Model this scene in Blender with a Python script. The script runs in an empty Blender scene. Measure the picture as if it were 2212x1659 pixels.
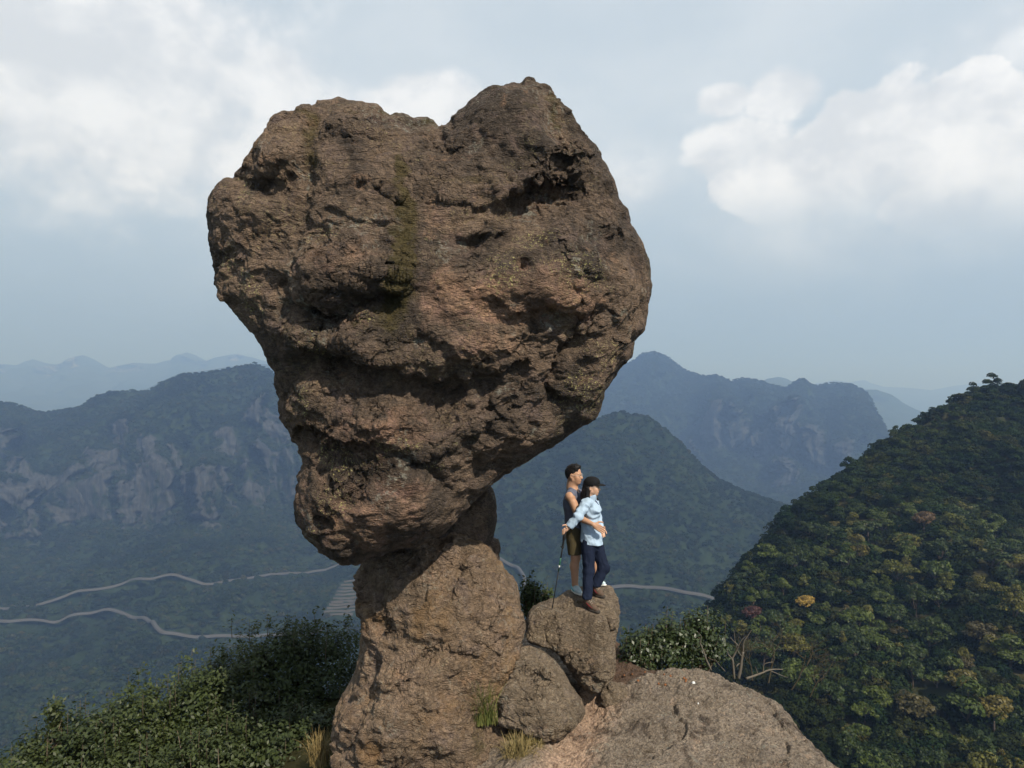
import bpy, math, random
import numpy as np

# ------------------------------------------------------------------ camera, sky, sun, exposure
SC = bpy.context.scene
COL = SC.collection
R = math.radians
FPX = 1534.0            # focal length in pixels of a 2212 x 1659 picture
CX, CY, CAMZ = 1106.0, 829.5, 4.0
HAZE = 3.5e-4          # scattering per metre of the valley haze

cam = bpy.data.cameras.new('camera')
cam.sensor_width = 36.0
cam.lens = FPX / 2212.0 * 36.0
cam.clip_start = 0.1
cam.clip_end = 60000.0
camo = bpy.data.objects.new('camera', cam)
camo.location = (0, 0, CAMZ)
camo.rotation_euler = (R(90), 0, 0)
COL.objects.link(camo)
SC.camera = camo

SUN = np.array([0.40, -0.58, 0.71]); SUN = SUN / np.linalg.norm(SUN)
SUN_EL = math.asin(SUN[2]); SUN_AZ = math.atan2(SUN[0], SUN[1])

world = bpy.data.worlds.new('World'); SC.world = world; world.use_nodes = True
wn = world.node_tree; wn.nodes.clear()


class NT:
    """small helper to write node trees"""
    def __init__(self, tree): self.t = tree
    def n(self, kind, **kw):
        nd = self.t.nodes.new(kind)
        ins = kw.pop('ins', {})
        for k, v in kw.items(): setattr(nd, k, v)
        for k, v in ins.items(): self.put(nd.inputs[k], v)
        return nd
    def put(self, sock, v):
        if isinstance(v, bpy.types.NodeSocket): self.t.links.new(v, sock)
        elif isinstance(v, bpy.types.Node): self.t.links.new(v.outputs[0], sock)
        else: sock.default_value = v
    def math(self, op, a, b=None, c=None, clamp=False):
        nd = self.n('ShaderNodeMath', operation=op, use_clamp=clamp); self.put(nd.inputs[0], a)
        if b is not None: self.put(nd.inputs[1], b)
        if c is not None: self.put(nd.inputs[2], c)
        return nd.outputs[0]
    def vmath(self, op, a, b=None):
        nd = self.n('ShaderNodeVectorMath', operation=op); self.put(nd.inputs[0], a)
        if b is not None: self.put(nd.inputs[1], b)
        return nd.outputs['Value'] if op in ('LENGTH', 'DOT_PRODUCT', 'DISTANCE') else nd.outputs[0]
    def mix(self, f, a, b, blend='MIX'):
        nd = self.n('ShaderNodeMix', data_type='RGBA', blend_type=blend)
        self.put(nd.inputs[0], f); self.put(nd.inputs[6], a); self.put(nd.inputs[7], b)
        return nd.outputs[2]
    def noise(self, vec, scale, detail=4.0, rough=0.5, dist=0.0):
        nd = self.n('ShaderNodeTexNoise'); self.put(nd.inputs['Vector'], vec)
        nd.inputs['Scale'].default_value = scale; nd.inputs['Detail'].default_value = detail
        nd.inputs['Roughness'].default_value = rough; nd.inputs['Distortion'].default_value = dist
        return nd.outputs['Fac']
    def voro(self, vec, scale, feature='F1', out='Distance', rand=1.0):
        nd = self.n('ShaderNodeTexVoronoi', feature=feature); self.put(nd.inputs['Vector'], vec)
        nd.inputs['Scale'].default_value = scale; nd.inputs['Randomness'].default_value = rand
        return nd.outputs[out]
    def step(self, x, lo, hi):
        nd = self.n('ShaderNodeMapRange', interpolation_type='SMOOTHSTEP')
        self.put(nd.inputs[0], x); self.put(nd.inputs[1], lo); self.put(nd.inputs[2], hi)
        return nd.outputs[0]


def c4(c): return (c[0], c[1], c[2], 1.0)


def pix_dir(u, v):
    d = np.array([(u - CX) / FPX, 1.0, -(v - CY) / FPX]); return d / np.linalg.norm(d)


W = NT(wn)
tc = W.n('ShaderNodeTexCoord').outputs['Generated']
sky = W.n('ShaderNodeTexSky', sky_type='NISHITA', sun_disc=False)
sky.sun_elevation = SUN_EL; sky.sun_rotation = SUN_AZ
sky.altitude = 600; sky.air_density = 1.3; sky.dust_density = 3.5; sky.ozone_density = 1.5
sep = W.n('ShaderNodeSeparateXYZ', ins={0: tc}); dz = sep.outputs[2]
# a hazy late-summer sky: the clear-sky colour veiled by thin high cloud
n_big = W.noise(W.vmath('MULTIPLY', tc, (1.0, 1.0, 2.0)), 2.3, 5.0, 0.55, 0.3)
n_med = W.noise(W.vmath('MULTIPLY', tc, (1.0, 1.0, 1.5)), 6.0, 8.0, 0.55, 0.2)
n_fin = W.noise(tc, 15.0, 8.0, 0.6, 0.1)
base = W.mix(0.72, sky.outputs[0], (7.7, 8.6, 9.2, 1))
lowband = W.step(dz, 0.0, 0.36)
base = W.mix(lowband, W.mix(0.85, base, (3.1, 4.3, 5.7, 1)), base)
veil = W.step(W.math('ADD', W.math('MULTIPLY', n_big, 1.0), W.math('MULTIPLY', n_med, 0.35)), 0.58, 0.86)
veil = W.math('MULTIPLY', veil, W.step(dz, 0.02, 0.30))
base = W.mix(W.math('MULTIPLY', veil, 0.32), base, (8.8, 9.1, 9.4, 1))
# cumulus masses: soft ellipsoids of direction, their rims broken up by noise
blobs = [  # u, v, half-width, half-height, rim sharpness
    (150, 120, 470, 330, .55), (590, 170, 120, 90, .6), (930, 240, 150, 90, .4),
    (1340, 400, 200, 110, 1.3), (1970, 330, 190, 160, .12), (2210, 380, 190, 175, .12), (1790, 390, 190, 125, .12),
    (1600, 330, 120, 70, .3), (1690, 205, 80, 55, .35), (1565, 215, 60, 35, .35), (2350, 40, 300, 120, 1.2), (1900, 520, 520, 130, 1.6)]
cl = None; bright = None
warp = W.math('ADD', W.math('MULTIPLY', W.math('SUBTRACT', n_med, 0.5), 1.5), W.math('MULTIPLY', W.math('SUBTRACT', n_fin, 0.5), 1.0))
n_puf = W.voro(W.vmath('ADD', tc, W.vmath('MULTIPLY', W.n('ShaderNodeTexNoise', ins={'Vector': tc, 'Scale': 20.0}).outputs['Color'], (.03, .03, .03))), 22.0, 'SMOOTH_F1')
warp2 = W.math('ADD', W.math('MULTIPLY', warp, .75), W.math('MULTIPLY', W.math('SUBTRACT', .45, n_puf), 0.9))
for (u, v, wu, wv, sh) in blobs:
    c = pix_dir(u, v)
    off = W.vmath('SUBTRACT', tc, tuple(c))
    r = W.vmath('LENGTH', W.vmath('MULTIPLY', off, (FPX / wu, 1.0, FPX / wv)))
    e = W.math('SUBTRACT', 1.0, r)
    e = W.math('ADD', e, W.math('MULTIPLY', warp if sh >= .3 else warp2, 0.7))
    m = W.step(e, 0.0, sh)
    m = W.math('MULTIPLY', m, 0.92 if sh < .3 else 0.8)
    if sh < .3:
        up = W.vmath('DOT_PRODUCT', off, (0.0, 0.0, FPX / wv)); m = W.math('MULTIPLY', m, W.step(up, -1.25, 0.25))
    cl = m if cl is None else W.math('MAXIMUM', cl, m)
    # low flanks melt into the haze
cl = W.math('MULTIPLY', cl, W.step(dz, 0.10, 0.25))
shade = W.step(W.math('ADD', n_med, W.math('MULTIPLY', W.math('SUBTRACT', n_fin, 0.5), 0.5)), 0.36, 0.62)
ccol = W.mix(shade, (7.7, 8.0, 8.4, 1), (10.4, 10.4, 10.5, 1))
base = W.mix(cl, base, ccol)
bg = W.n('ShaderNodeBackground', ins={0: base, 1: 0.077})
W.n('ShaderNodeOutputWorld', ins={0: bg})

sun = bpy.data.lights.new('sun', 'SUN'); sun.energy = 5.0; sun.angle = R(0.6); sun.color = (1.0, 0.93, 0.82)
suno = bpy.data.objects.new('sun', sun); COL.objects.link(suno); suno.location = (20, -20, 40)
from mathutils import Vector
suno.rotation_euler = Vector(tuple(SUN)).to_track_quat('Z', 'Y').to_euler()

SC.view_settings.view_transform = 'Standard'; SC.view_settings.look = 'None'
SC.view_settings.exposure = 0.4; SC.view_settings.gamma = 1.0; SC.view_settings.use_curve_mapping = False
SC.render.engine = 'CYCLES'
cy = SC.cycles
cy.use_denoising = True; cy.denoiser = 'OPENIMAGEDENOISE'; cy.denoising_prefilter = 'ACCURATE'
cy.max_bounces = 5; cy.diffuse_bounces = 2; cy.glossy_bounces = 2; cy.transmission_bounces = 4
cy.volume_bounces = 0; cy.transparent_max_bounces = 6; cy.caustics_reflective = False; cy.caustics_refractive = False
cy.use_adaptive_sampling = True; cy.adaptive_threshold = 0.02

# ------------------------------------------------------------------ numeric helpers
f32 = np.float32


def P(u, v, d):
    return np.array([(u - CX) / FPX * d, d, CAMZ - (v - CY) / FPX * d])


def to_px(p):
    return CX + p[..., 0] / p[..., 1] * FPX, CY - (p[..., 2] - CAMZ) / p[..., 1] * FPX


def _h(ix, iy, iz, s):
    h = (ix.astype(np.uint32) * np.uint32(374761393) + iy.astype(np.uint32) * np.uint32(668265263)
         + iz.astype(np.uint32) * np.uint32(2147483647) + np.uint32((s * 974634777) & 0xffffffff))
    h = (h ^ (h >> np.uint32(13))) * np.uint32(1274126177)
    h = (h ^ (h >> np.uint32(16))) * np.uint32(2246822519)
    return h ^ (h >> np.uint32(15))


def perlin(p, seed=0):
    p = np.asarray(p, f32); i = np.floor(p).astype(np.int64); f = (p - i).astype(f32)
    w = f * f * f * (f * (f * 6 - 15) + 10)
    out = np.zeros(len(p), f32)
    for dx in (0, 1):
        for dy in (0, 1):
            for dzz in (0, 1):
                h = _h(i[:, 0] + dx, i[:, 1] + dy, i[:, 2] + dzz, seed)
                gx = (h & np.uint32(1023)).astype(f32) / 511.5 - 1
                gy = ((h >> np.uint32(10)) & np.uint32(1023)).astype(f32) / 511.5 - 1
                gz = ((h >> np.uint32(20)) & np.uint32(1023)).astype(f32) / 511.5 - 1
                d = gx * (f[:, 0] - dx) + gy * (f[:, 1] - dy) + gz * (f[:, 2] - dzz)
                ww = (w[:, 0] if dx else 1 - w[:, 0]) * (w[:, 1] if dy else 1 - w[:, 1]) * (w[:, 2] if dzz else 1 - w[:, 2])
                out += d * ww
    return out


def fbm(p, seed=0, oct=4, gain=0.5, lac=2.03):
    p = np.asarray(p, f32); o = np.zeros(len(p), f32); a = 1.0
    for k in range(oct):
        o += a * perlin(p, seed + 17 * k); p = p * lac + 5.3; a *= gain
    return o


def ridged(p, seed=0, oct=4, gain=0.5, lac=2.05):
    p = np.asarray(p, f32); o = np.zeros(len(p), f32); a = 1.0
    for k in range(oct):
        o += a * (0.35 - np.abs(perlin(p, seed + 31 * k))); p = p * lac + 9.1; a *= gain
    return o


def facets(p, seed=0, tilt=1.0, edge=0.18):
    """chipped, tilted flakes: one random plane per cell, worn down to nothing at the cell's rim"""
    p = np.asarray(p, f32); i = np.floor(p).astype(np.int64)
    n = len(p); f1 = np.full(n, 9.0, f32); f2 = np.full(n, 9.0, f32); val = np.zeros(n, f32)
    for dx in (-1, 0, 1):
        for dy in (-1, 0, 1):
            for dzz in (-1, 0, 1):
                cx, cy_, cz = i[:, 0] + dx, i[:, 1] + dy, i[:, 2] + dzz
                h = _h(cx, cy_, cz, seed); g = _h(cx, cy_, cz, seed + 7)
                ox = cx + (h & np.uint32(1023)).astype(f32) / 1023
                oy = cy_ + ((h >> np.uint32(10)) & np.uint32(1023)).astype(f32) / 1023
                oz = cz + ((h >> np.uint32(20)) & np.uint32(1023)).astype(f32) / 1023
                vx, vy, vz = p[:, 0] - ox, p[:, 1] - oy, p[:, 2] - oz
                d = np.sqrt(vx * vx + vy * vy + vz * vz).astype(f32)
                gx = (g & np.uint32(255)).astype(f32) / 127.5 - 1
                gy = ((g >> np.uint32(8)) & np.uint32(255)).astype(f32) / 127.5 - 1
                gz = ((g >> np.uint32(16)) & np.uint32(255)).astype(f32) / 127.5 - 1
                hh = ((g >> np.uint32(24)) & np.uint32(255)).astype(f32) / 255
                pv = 0.35 + 0.65 * hh + tilt * (gx * vx + gy * vy + gz * vz)
                near = d < f1
                f2 = np.where(near, f1, np.minimum(f2, d)); val = np.where(near, pv, val); f1 = np.where(near, d, f1)
    w = np.clip((f2 - f1) / edge, 0, 1)
    return val * w * (2 - w), f1, f2 - f1


def tri(p, seed=0):
    """piecewise-linear noise: flat triangular faces meeting at sharp edges, like broken rock"""
    p = np.asarray(p, f32); i = np.floor(p).astype(np.int64); f = (p - i).astype(f32)
    order = np.argsort(-f, axis=1); fs = np.take_along_axis(f, order, 1)
    w = [1 - fs[:, 0], fs[:, 0] - fs[:, 1], fs[:, 1] - fs[:, 2], fs[:, 2]]
    c = i.copy(); out = np.zeros(len(p), f32); rows = np.arange(len(p))
    for k in range(4):
        h = _h(c[:, 0], c[:, 1], c[:, 2], seed)
        out += w[k] * ((h & np.uint32(65535)).astype(f32) / 32767.5 - 1)
        if k < 3: c[rows, order[:, k]] += 1
    return out


def sstep(x, a, b):
    t = np.clip((x - a) / (b - a), 0, 1); return t * t * (3 - 2 * t)


# ------------------------------------------------------------------ object helpers
def tag(o, label=None, cat=None, group=None, kind=None):
    if label: o['label'] = label
    if cat: o['category'] = cat
    if group: o['group'] = group
    if kind: o['kind'] = kind
    return o


def mesh_data(name, V, F, smooth=True, mats=(), attrs=None):
    """V (n,3); F a list of index arrays with 3 or 4 columns"""
    V = np.asarray(V, f32); Fs = F if isinstance(F, list) else [F]
    Fs = [np.asarray(a, np.int32) for a in Fs if len(a)]
    m = bpy.data.meshes.new(name)
    m.vertices.add(len(V)); m.vertices.foreach_set('co', V.ravel())
    nl = sum(a.size for a in Fs); npoly = sum(len(a) for a in Fs)
    m.loops.add(nl); m.polygons.add(npoly)
    m.loops.foreach_set('vertex_index', np.concatenate([a.ravel() for a in Fs]))
    cnt = np.concatenate([np.full(len(a), a.shape[1], np.int32) for a in Fs])
    m.polygons.foreach_set('loop_start', (np.cumsum(cnt) - cnt).astype(np.int32))
    if smooth: m.polygons.foreach_set('use_smooth', np.ones(npoly, bool))
    for k, a in (attrs or {}).items():
        at = m.attributes.new(k, 'FLOAT', 'POINT'); at.data.foreach_set('value', np.asarray(a, f32))
    for mm in mats: m.materials.append(mm)
    m.update(calc_edges=True)
    return m


def obj(name, V, F, mat, parent=None, origin=None, smooth=True, attrs=None):
    """one mesh object; V in world metres, the object's origin put at its base"""
    V = np.asarray(V, float)
    po = np.array(parent.matrix_world.translation) if parent is not None else np.zeros(3)
    if parent is not None: po = np.array(parent.get('_o', (0, 0, 0)))
    if origin is None:
        origin = np.array([V[:, 0].mean(), V[:, 1].mean(), V[:, 2].min()]) if parent is None else po
    origin = np.array(origin, float)
    m = mesh_data(name, V - origin, F, smooth, [mat] if mat else [], attrs)
    o = bpy.data.objects.new(name, m); COL.objects.link(o)
    if parent is not None: o.parent = parent
    o.location = tuple(origin - po)
    o['_o'] = tuple(float(a) for a in origin)
    return o


def empty(name, loc, label, cat, group=None):
    o = bpy.data.objects.new(name, None); COL.objects.link(o); o.location = tuple(loc)
    o.empty_display_size = 0.2
    o['_o'] = tuple(float(a) for a in loc)
    return tag(o, label, cat, group)


def grid_faces(nr, nc, wrap=False):
    r = np.arange(nr - 1)[:, None]; c = np.arange(nc if wrap else nc - 1)[None, :]
    c2 = (c + 1) % nc
    a = r * nc + c; b = r * nc + c2
    return np.stack([a, b, b + nc, a + nc], -1).reshape(-1, 4)


def tube(pts, rads, sides=6, cap=True):
    pts = np.asarray(pts, float); n = len(pts); rads = np.asarray(rads, float)
    tg = np.gradient(pts, axis=0); tg /= np.linalg.norm(tg, axis=1)[:, None] + 1e-9
    up = np.array([0, 0, 1.0]) if abs(tg[0, 2]) < 0.9 else np.array([1.0, 0, 0])
    V = []
    a = np.linspace(0, 2 * np.pi, sides, endpoint=False)
    nrm = np.cross(tg[0], up); nrm /= np.linalg.norm(nrm)
    for i in range(n):
        nrm = nrm - tg[i] * np.dot(nrm, tg[i]); nrm /= np.linalg.norm(nrm) + 1e-9
        bi = np.cross(tg[i], nrm)
        V.append(pts[i] + rads[i] * (np.cos(a)[:, None] * nrm + np.sin(a)[:, None] * bi))
    V = np.concatenate(V); F = [grid_faces(n, sides, True)]
    if cap:
        V = np.vstack([V, pts[0], pts[-1]]); k = n * sides; j = np.arange(sides)
        F.append(np.stack([np.full(sides, k), (j + 1) % sides, j], -1))
        F.append(np.stack([np.full(sides, k + 1), (n - 1) * sides + j, (n - 1) * sides + (j + 1) % sides], -1))
    return V, F


def join(parts):
    """[(V, F)] -> one V, [F4, F3]"""
    Vs, F4, F3, o = [], [], [], 0
    for V, F in parts:
        for a in (F if isinstance(F, list) else [F]):
            a = np.asarray(a)
            if len(a) == 0: continue
            (F4 if a.shape[1] == 4 else F3).append(a + o)
        Vs.append(V); o += len(V)
    out = []
    if F4: out.append(np.concatenate(F4))
    if F3: out.append(np.concatenate(F3))
    return np.concatenate(Vs), out


# ------------------------------------------------------------------ materials
def new_mat(name):
    m = bpy.data.materials.new(name); m.use_nodes = True; m.node_tree.nodes.clear(); return m, NT(m.node_tree)


def finish(T, shader):
    T.n('ShaderNodeOutputMaterial', ins={0: shader})


def plain(name, col, rough=0.7, spec=0.3, var=0.12, scale=30.0, bump=0.0):
    m, T = new_mat(name)
    t = T.n('ShaderNodeTexCoord').outputs['Object']
    n = T.noise(t, scale, 4.0)
    c = T.mix(n, c4([a * (1 - var) for a in col]), c4([min(1, a * (1 + var)) for a in col]))
    ins = {'Base Color': c, 'Roughness': rough, 'Specular IOR Level': spec}
    if bump:
        b = T.n('ShaderNodeBump', ins={'Height': n, 'Strength': bump, 'Distance': 0.01}); ins['Normal'] = b
    finish(T, T.n('ShaderNodeBsdfPrincipled', ins=ins)); return m


def rock_mat(name, cols, lichen=0.5, pale=0.3, dark=0.4, scale=1.0, moss=True, ochre=0.0, speck=0.0):
    """weathered volcanic rock: three earth tones, dark weathering, crusts of yellow-green and grey lichen, moss where the
    attribute 'moss' says so"""
    m, T = new_mat(name)
    t = T.n('ShaderNodeTexCoord').outputs['Object']
    ts = T.vmath('MULTIPLY', t, (scale, scale, scale))
    n1 = T.noise(ts, 0.9, 6.0, 0.6, 0.4); n2 = T.noise(ts, 4.0, 8.0, 0.65, 0.6); n3 = T.noise(ts, 22.0, 6.0, 0.65); n4 = T.noise(ts, 75.0, 4.0, 0.7)
    c = T.mix(T.step(T.math('ADD', n1, T.math('MULTIPLY', T.math('SUBTRACT', n2, .5), .5)), 0.38, 0.62), c4(cols[0]), c4(cols[1]))
    c = T.mix(T.math('MULTIPLY', T.step(n2, 0.5, 0.68), 0.75), c, c4(cols[2]))
    c = T.mix(T.step(n3, 0.3, 0.7), T.mix(1.0, c, (0.66, 0.66, 0.68, 1), 'MULTIPLY'), T.mix(1.0, c, (1.25, 1.22, 1.18, 1), 'MULTIPLY'))
    c = T.mix(T.step(n4, 0.3, 0.75), T.mix(1.0, c, (0.75, 0.75, 0.75, 1), 'MULTIPLY'), T.mix(1.0, c, (1.2, 1.2, 1.2, 1), 'MULTIPLY'))
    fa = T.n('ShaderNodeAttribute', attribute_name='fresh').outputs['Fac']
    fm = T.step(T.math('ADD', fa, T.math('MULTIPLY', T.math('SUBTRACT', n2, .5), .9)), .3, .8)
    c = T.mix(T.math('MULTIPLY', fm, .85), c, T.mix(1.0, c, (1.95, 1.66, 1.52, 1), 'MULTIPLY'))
    if speck:
        k1 = T.step(T.noise(ts, 7.0, 7.0, .75, .5), .52, .60); k2 = T.step(T.noise(ts, 19.0, 5.0, .7, .3), .55, .63)
        c = T.mix(T.math('MULTIPLY', k1, speck), c, T.mix(1.0, c, (.50, .47, .45, 1), 'MULTIPLY'))
        c = T.mix(T.math('MULTIPLY', k2, speck), c, T.mix(1.0, c, (.48, .46, .46, 1), 'MULTIPLY'))
        k3 = T.step(T.noise(T.vmath('ADD', ts, (4, 4, 1)), 12.0, 6.0, .7, .3), .58, .64)
        c = T.mix(T.math('MULTIPLY', k3, speck * .8), c, (.40, .36, .28, 1))
    # pinkish fresh scars
    fr = T.math('MULTIPLY', T.step(T.noise(ts, 2.6, 5.0, 0.6, 0.5), 0.60, 0.68), T.step(n3, 0.35, 0.6))
    c = T.mix(T.math('MULTIPLY', fr, 0.5), c, c4([cols[1][0] * 1.55, cols[1][1] * 1.32, cols[1][2] * 1.2]))
    # dark weathering stains
    dk = T.math('MULTIPLY', T.step(T.noise(ts, 1.7, 7.0, 0.65, 0.8), 0.54, 0.66), dark)
    c = T.mix(dk, c, T.mix(1.0, c, (0.42, 0.40, 0.40, 1), 'MULTIPLY'))
    if ochre:
        oc = T.math('MULTIPLY', T.step(T.noise(ts, 1.25, 6.0, 0.6, 0.4), 0.5, 0.62), ochre)
        c = T.mix(oc, c, (0.27, 0.155, 0.062, 1))
    # lichen: clusters of small irregular crusts
    cl = T.step(T.noise(ts, 1.45, 4.0, 0.6), 0.50, 0.62)
    cl = T.math('MAXIMUM', T.math('MULTIPLY', cl, 0.3), T.step(T.n('ShaderNodeAttribute', attribute_name='lichen').outputs['Fac'], 0.25, 0.7))
    d = T.vmath('ADD', ts, T.n('ShaderNodeTexNoise', ins={'Vector': ts, 'Scale': 12.0}).outputs['Color'])
    sp = T.math('SUBTRACT', 1.0, T.step(T.voro(d, 9.0), 0.26, 0.40))
    sp = T.math('MULTIPLY', sp, T.step(n3, 0.44, 0.56))
    c = T.mix(T.math('MULTIPLY', T.math('MULTIPLY', cl, sp), lichen), c, (0.42, 0.385, 0.16, 1))
    cl2 = T.step(T.noise(T.vmath('ADD', ts, (7, 3, 5)), 1.9, 5.0, 0.65), 0.56, 0.66)
    sp2 = T.step(T.noise(T.vmath('ADD', ts, (1, 9, 2)), 17.0, 5.0, 0.7), 0.5, 0.58)
    c = T.mix(T.math('MULTIPLY', T.math('MULTIPLY', cl2, sp2), pale), c, (0.30, 0.29, 0.24, 1))
    bl = T.math('SUBTRACT', 1.0, T.step(T.voro(T.vmath('ADD', d, (3, 1, 4)), 7.0), 0.10, 0.2))
    bl = T.math('MULTIPLY', bl, T.step(T.noise(T.vmath('ADD', ts, (2, 2, 8)), 2.2, 3.0), 0.55, 0.62))
    c = T.mix(T.math('MULTIPLY', bl, 0.7 * dark + .1), c, (0.045, 0.042, 0.045, 1))
    if moss:
        at = T.n('ShaderNodeAttribute', attribute_name='moss').outputs['Fac']
        mm = T.step(T.math('ADD', at, T.math('MULTIPLY', T.math('SUBTRACT', n2, 0.5), 1.8)), 0.36, 0.85)
        mc = T.mix(n3, (0.028, 0.024, 0.008, 1), (0.11, 0.088, 0.022, 1))
        c = T.mix(T.math('MULTIPLY', mm, 0.72), c, mc)
        g = T.n('ShaderNodeAttribute', attribute_name='grey').outputs['Fac']
        gm = T.math('MULTIPLY', T.step(T.math('ADD', g, T.math('MULTIPLY', T.math('SUBTRACT', n3, 0.5), 1.6)), 0.45, 0.7), 0.7)
        c = T.mix(gm, c, T.mix(n4, (0.16, 0.155, 0.12, 1), (0.27, 0.265, 0.22, 1)))
    fo = T.vmath('MULTIPLY', ts, (1, 1, 2.2))
    c1 = T.math('ABSOLUTE', T.math('SUBTRACT', T.noise(fo, 5.5, 5.0, .6, .5), .5)); c2 = T.math('ABSOLUTE', T.math('SUBTRACT', T.noise(T.vmath('ADD', fo, (5, 2, 8)), 15.0, 5.0, .65, .4), .5))
    hgt = T.math('ADD', T.math('MULTIPLY', T.math('MINIMUM', c1, .12), 0.26), T.math('MULTIPLY', T.math('MINIMUM', c2, .14), 0.11))
    hgt = T.math('ADD', hgt, T.math('MULTIPLY', n3, 0.016)); hgt = T.math('ADD', hgt, T.math('MULTIPLY', n4, 0.010))
    hgt = T.math('ADD', hgt, T.math('MULTIPLY', T.voro(d, 12.0), 0.014))
    b = T.n('ShaderNodeBump', ins={'Height': hgt, 'Strength': 1.0, 'Distance': 1.0})
    finish(T, T.n('ShaderNodeBsdfPrincipled', ins={'Base Color': c, 'Roughness': 0.92, 'Specular IOR Level': 0.18, 'Normal': b}))
    return m

# ------------------------------------------------------------------ rocks with relief
def seg_dist(u, v, path):
    """signed distance (below the path positive) and position along it"""
    path = np.asarray(path, float); L = np.r_[0, np.cumsum(np.linalg.norm(np.diff(path, axis=0), axis=1))]
    best = np.full(u.shape, 1e9); sg = np.zeros(u.shape); tt = np.zeros(u.shape)
    for k in range(len(path) - 1):
        a, b = path[k], path[k + 1]; e = b - a; l2 = e @ e
        t = np.clip(((u - a[0]) * e[0] + (v - a[1]) * e[1]) / l2, 0, 1)
        du, dv = u - a[0] - e[0] * t, v - a[1] - e[1] * t
        d = np.hypot(du, dv); s = np.sign(e[0] * (v - a[1]) - e[1] * (u - a[0]))
        m = d < best
        best = np.where(m, d, best); sg = np.where(m, s, sg); tt = np.where(m, (L[k] + t * np.sqrt(l2)) / L[-1], tt)
    return best * sg, tt


def relief(u, v, feats, wob):
    r = np.zeros(u.shape)
    for ft in feats:
        k = ft[0]
        if k == 'bulge':
            _, cu, cv, ru, rv, rot, amp = ft; c, s = math.cos(R(rot)), math.sin(R(rot))
            du, dv = u - cu + wob[0] * 12, v - cv + wob[1] * 12
            q = ((du * c + dv * s) / ru) ** 2 + ((-du * s + dv * c) / rv) ** 2
            r += amp * np.exp(-q ** 1.6)
        elif k == 'ledge':   # overhanging lip: stands proud above the line, cut back below it
            _, path, amp, wa, wb = ft
            s, t = seg_dist(u + wob[0] * 20, v + wob[1] * 24, path)
            tap = np.clip(np.minimum(t, 1 - t) * 6, 0, 1); tap = tap * tap * (3 - 2 * tap)
            ab = np.exp(-(s / wa) ** 2); be = np.exp(-(s / wb) ** 2)
            st = sstep(s, -4.0, 4.0)
            r += 0.72 * amp * (0.5 * ab * (1 - st) - 0.62 * be * st) * (1 + 1.0 * wob[0]) * np.maximum(tap, 0) * np.where(np.abs(s) < 3 * max(wa, wb), 1, 0)
        elif k == 'groove':
            _, path, amp, w = ft
            s, t = seg_dist(u + wob[0] * 10, v + wob[1] * 10, path)
            tap = np.clip(np.minimum(t, 1 - t) * 8, 0, 1)
            r -= amp * np.exp(-np.abs(s / w) ** 1.3) * tap
        elif k == 'step':   # everything on the right-hand side of a directed line sinks
            _, path, amp, w = ft
            s, t = seg_dist(u + wob[0] * 10, v + wob[1] * 10, path)
            tap = np.clip(np.minimum(t, 1 - t) * 4, 0, 1)
            r -= amp * sstep(s, -w * .3, w * .3) * np.exp(-np.clip(s, 0, None) / (w * 6)) * tap
    return r


def resample_closed(pts, n):
    p = np.asarray(pts, float); q = np.vstack([p, p[:1]])
    L = np.r_[0, np.cumsum(np.linalg.norm(np.diff(q, axis=0), axis=1))]
    s = np.linspace(0, L[-1], n, endpoint=False)
    return np.stack([np.interp(s, L, q[:, 0]), np.interp(s, L, q[:, 1])], -1)


def grid_normals(G):
    dth = np.roll(G, -1, 1) - np.roll(G, 1, 1); dr = np.gradient(G, axis=0)
    n = np.cross(dth, dr); n /= np.linalg.norm(n, axis=2, keepdims=True) + 1e-9
    n[0] = n[1].mean(0); n[0] /= np.linalg.norm(n[0]) + 1e-9
    n[-1] = n[-2].mean(0); n[-1] /= np.linalg.norm(n[-1]) + 1e-9
    return n


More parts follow.
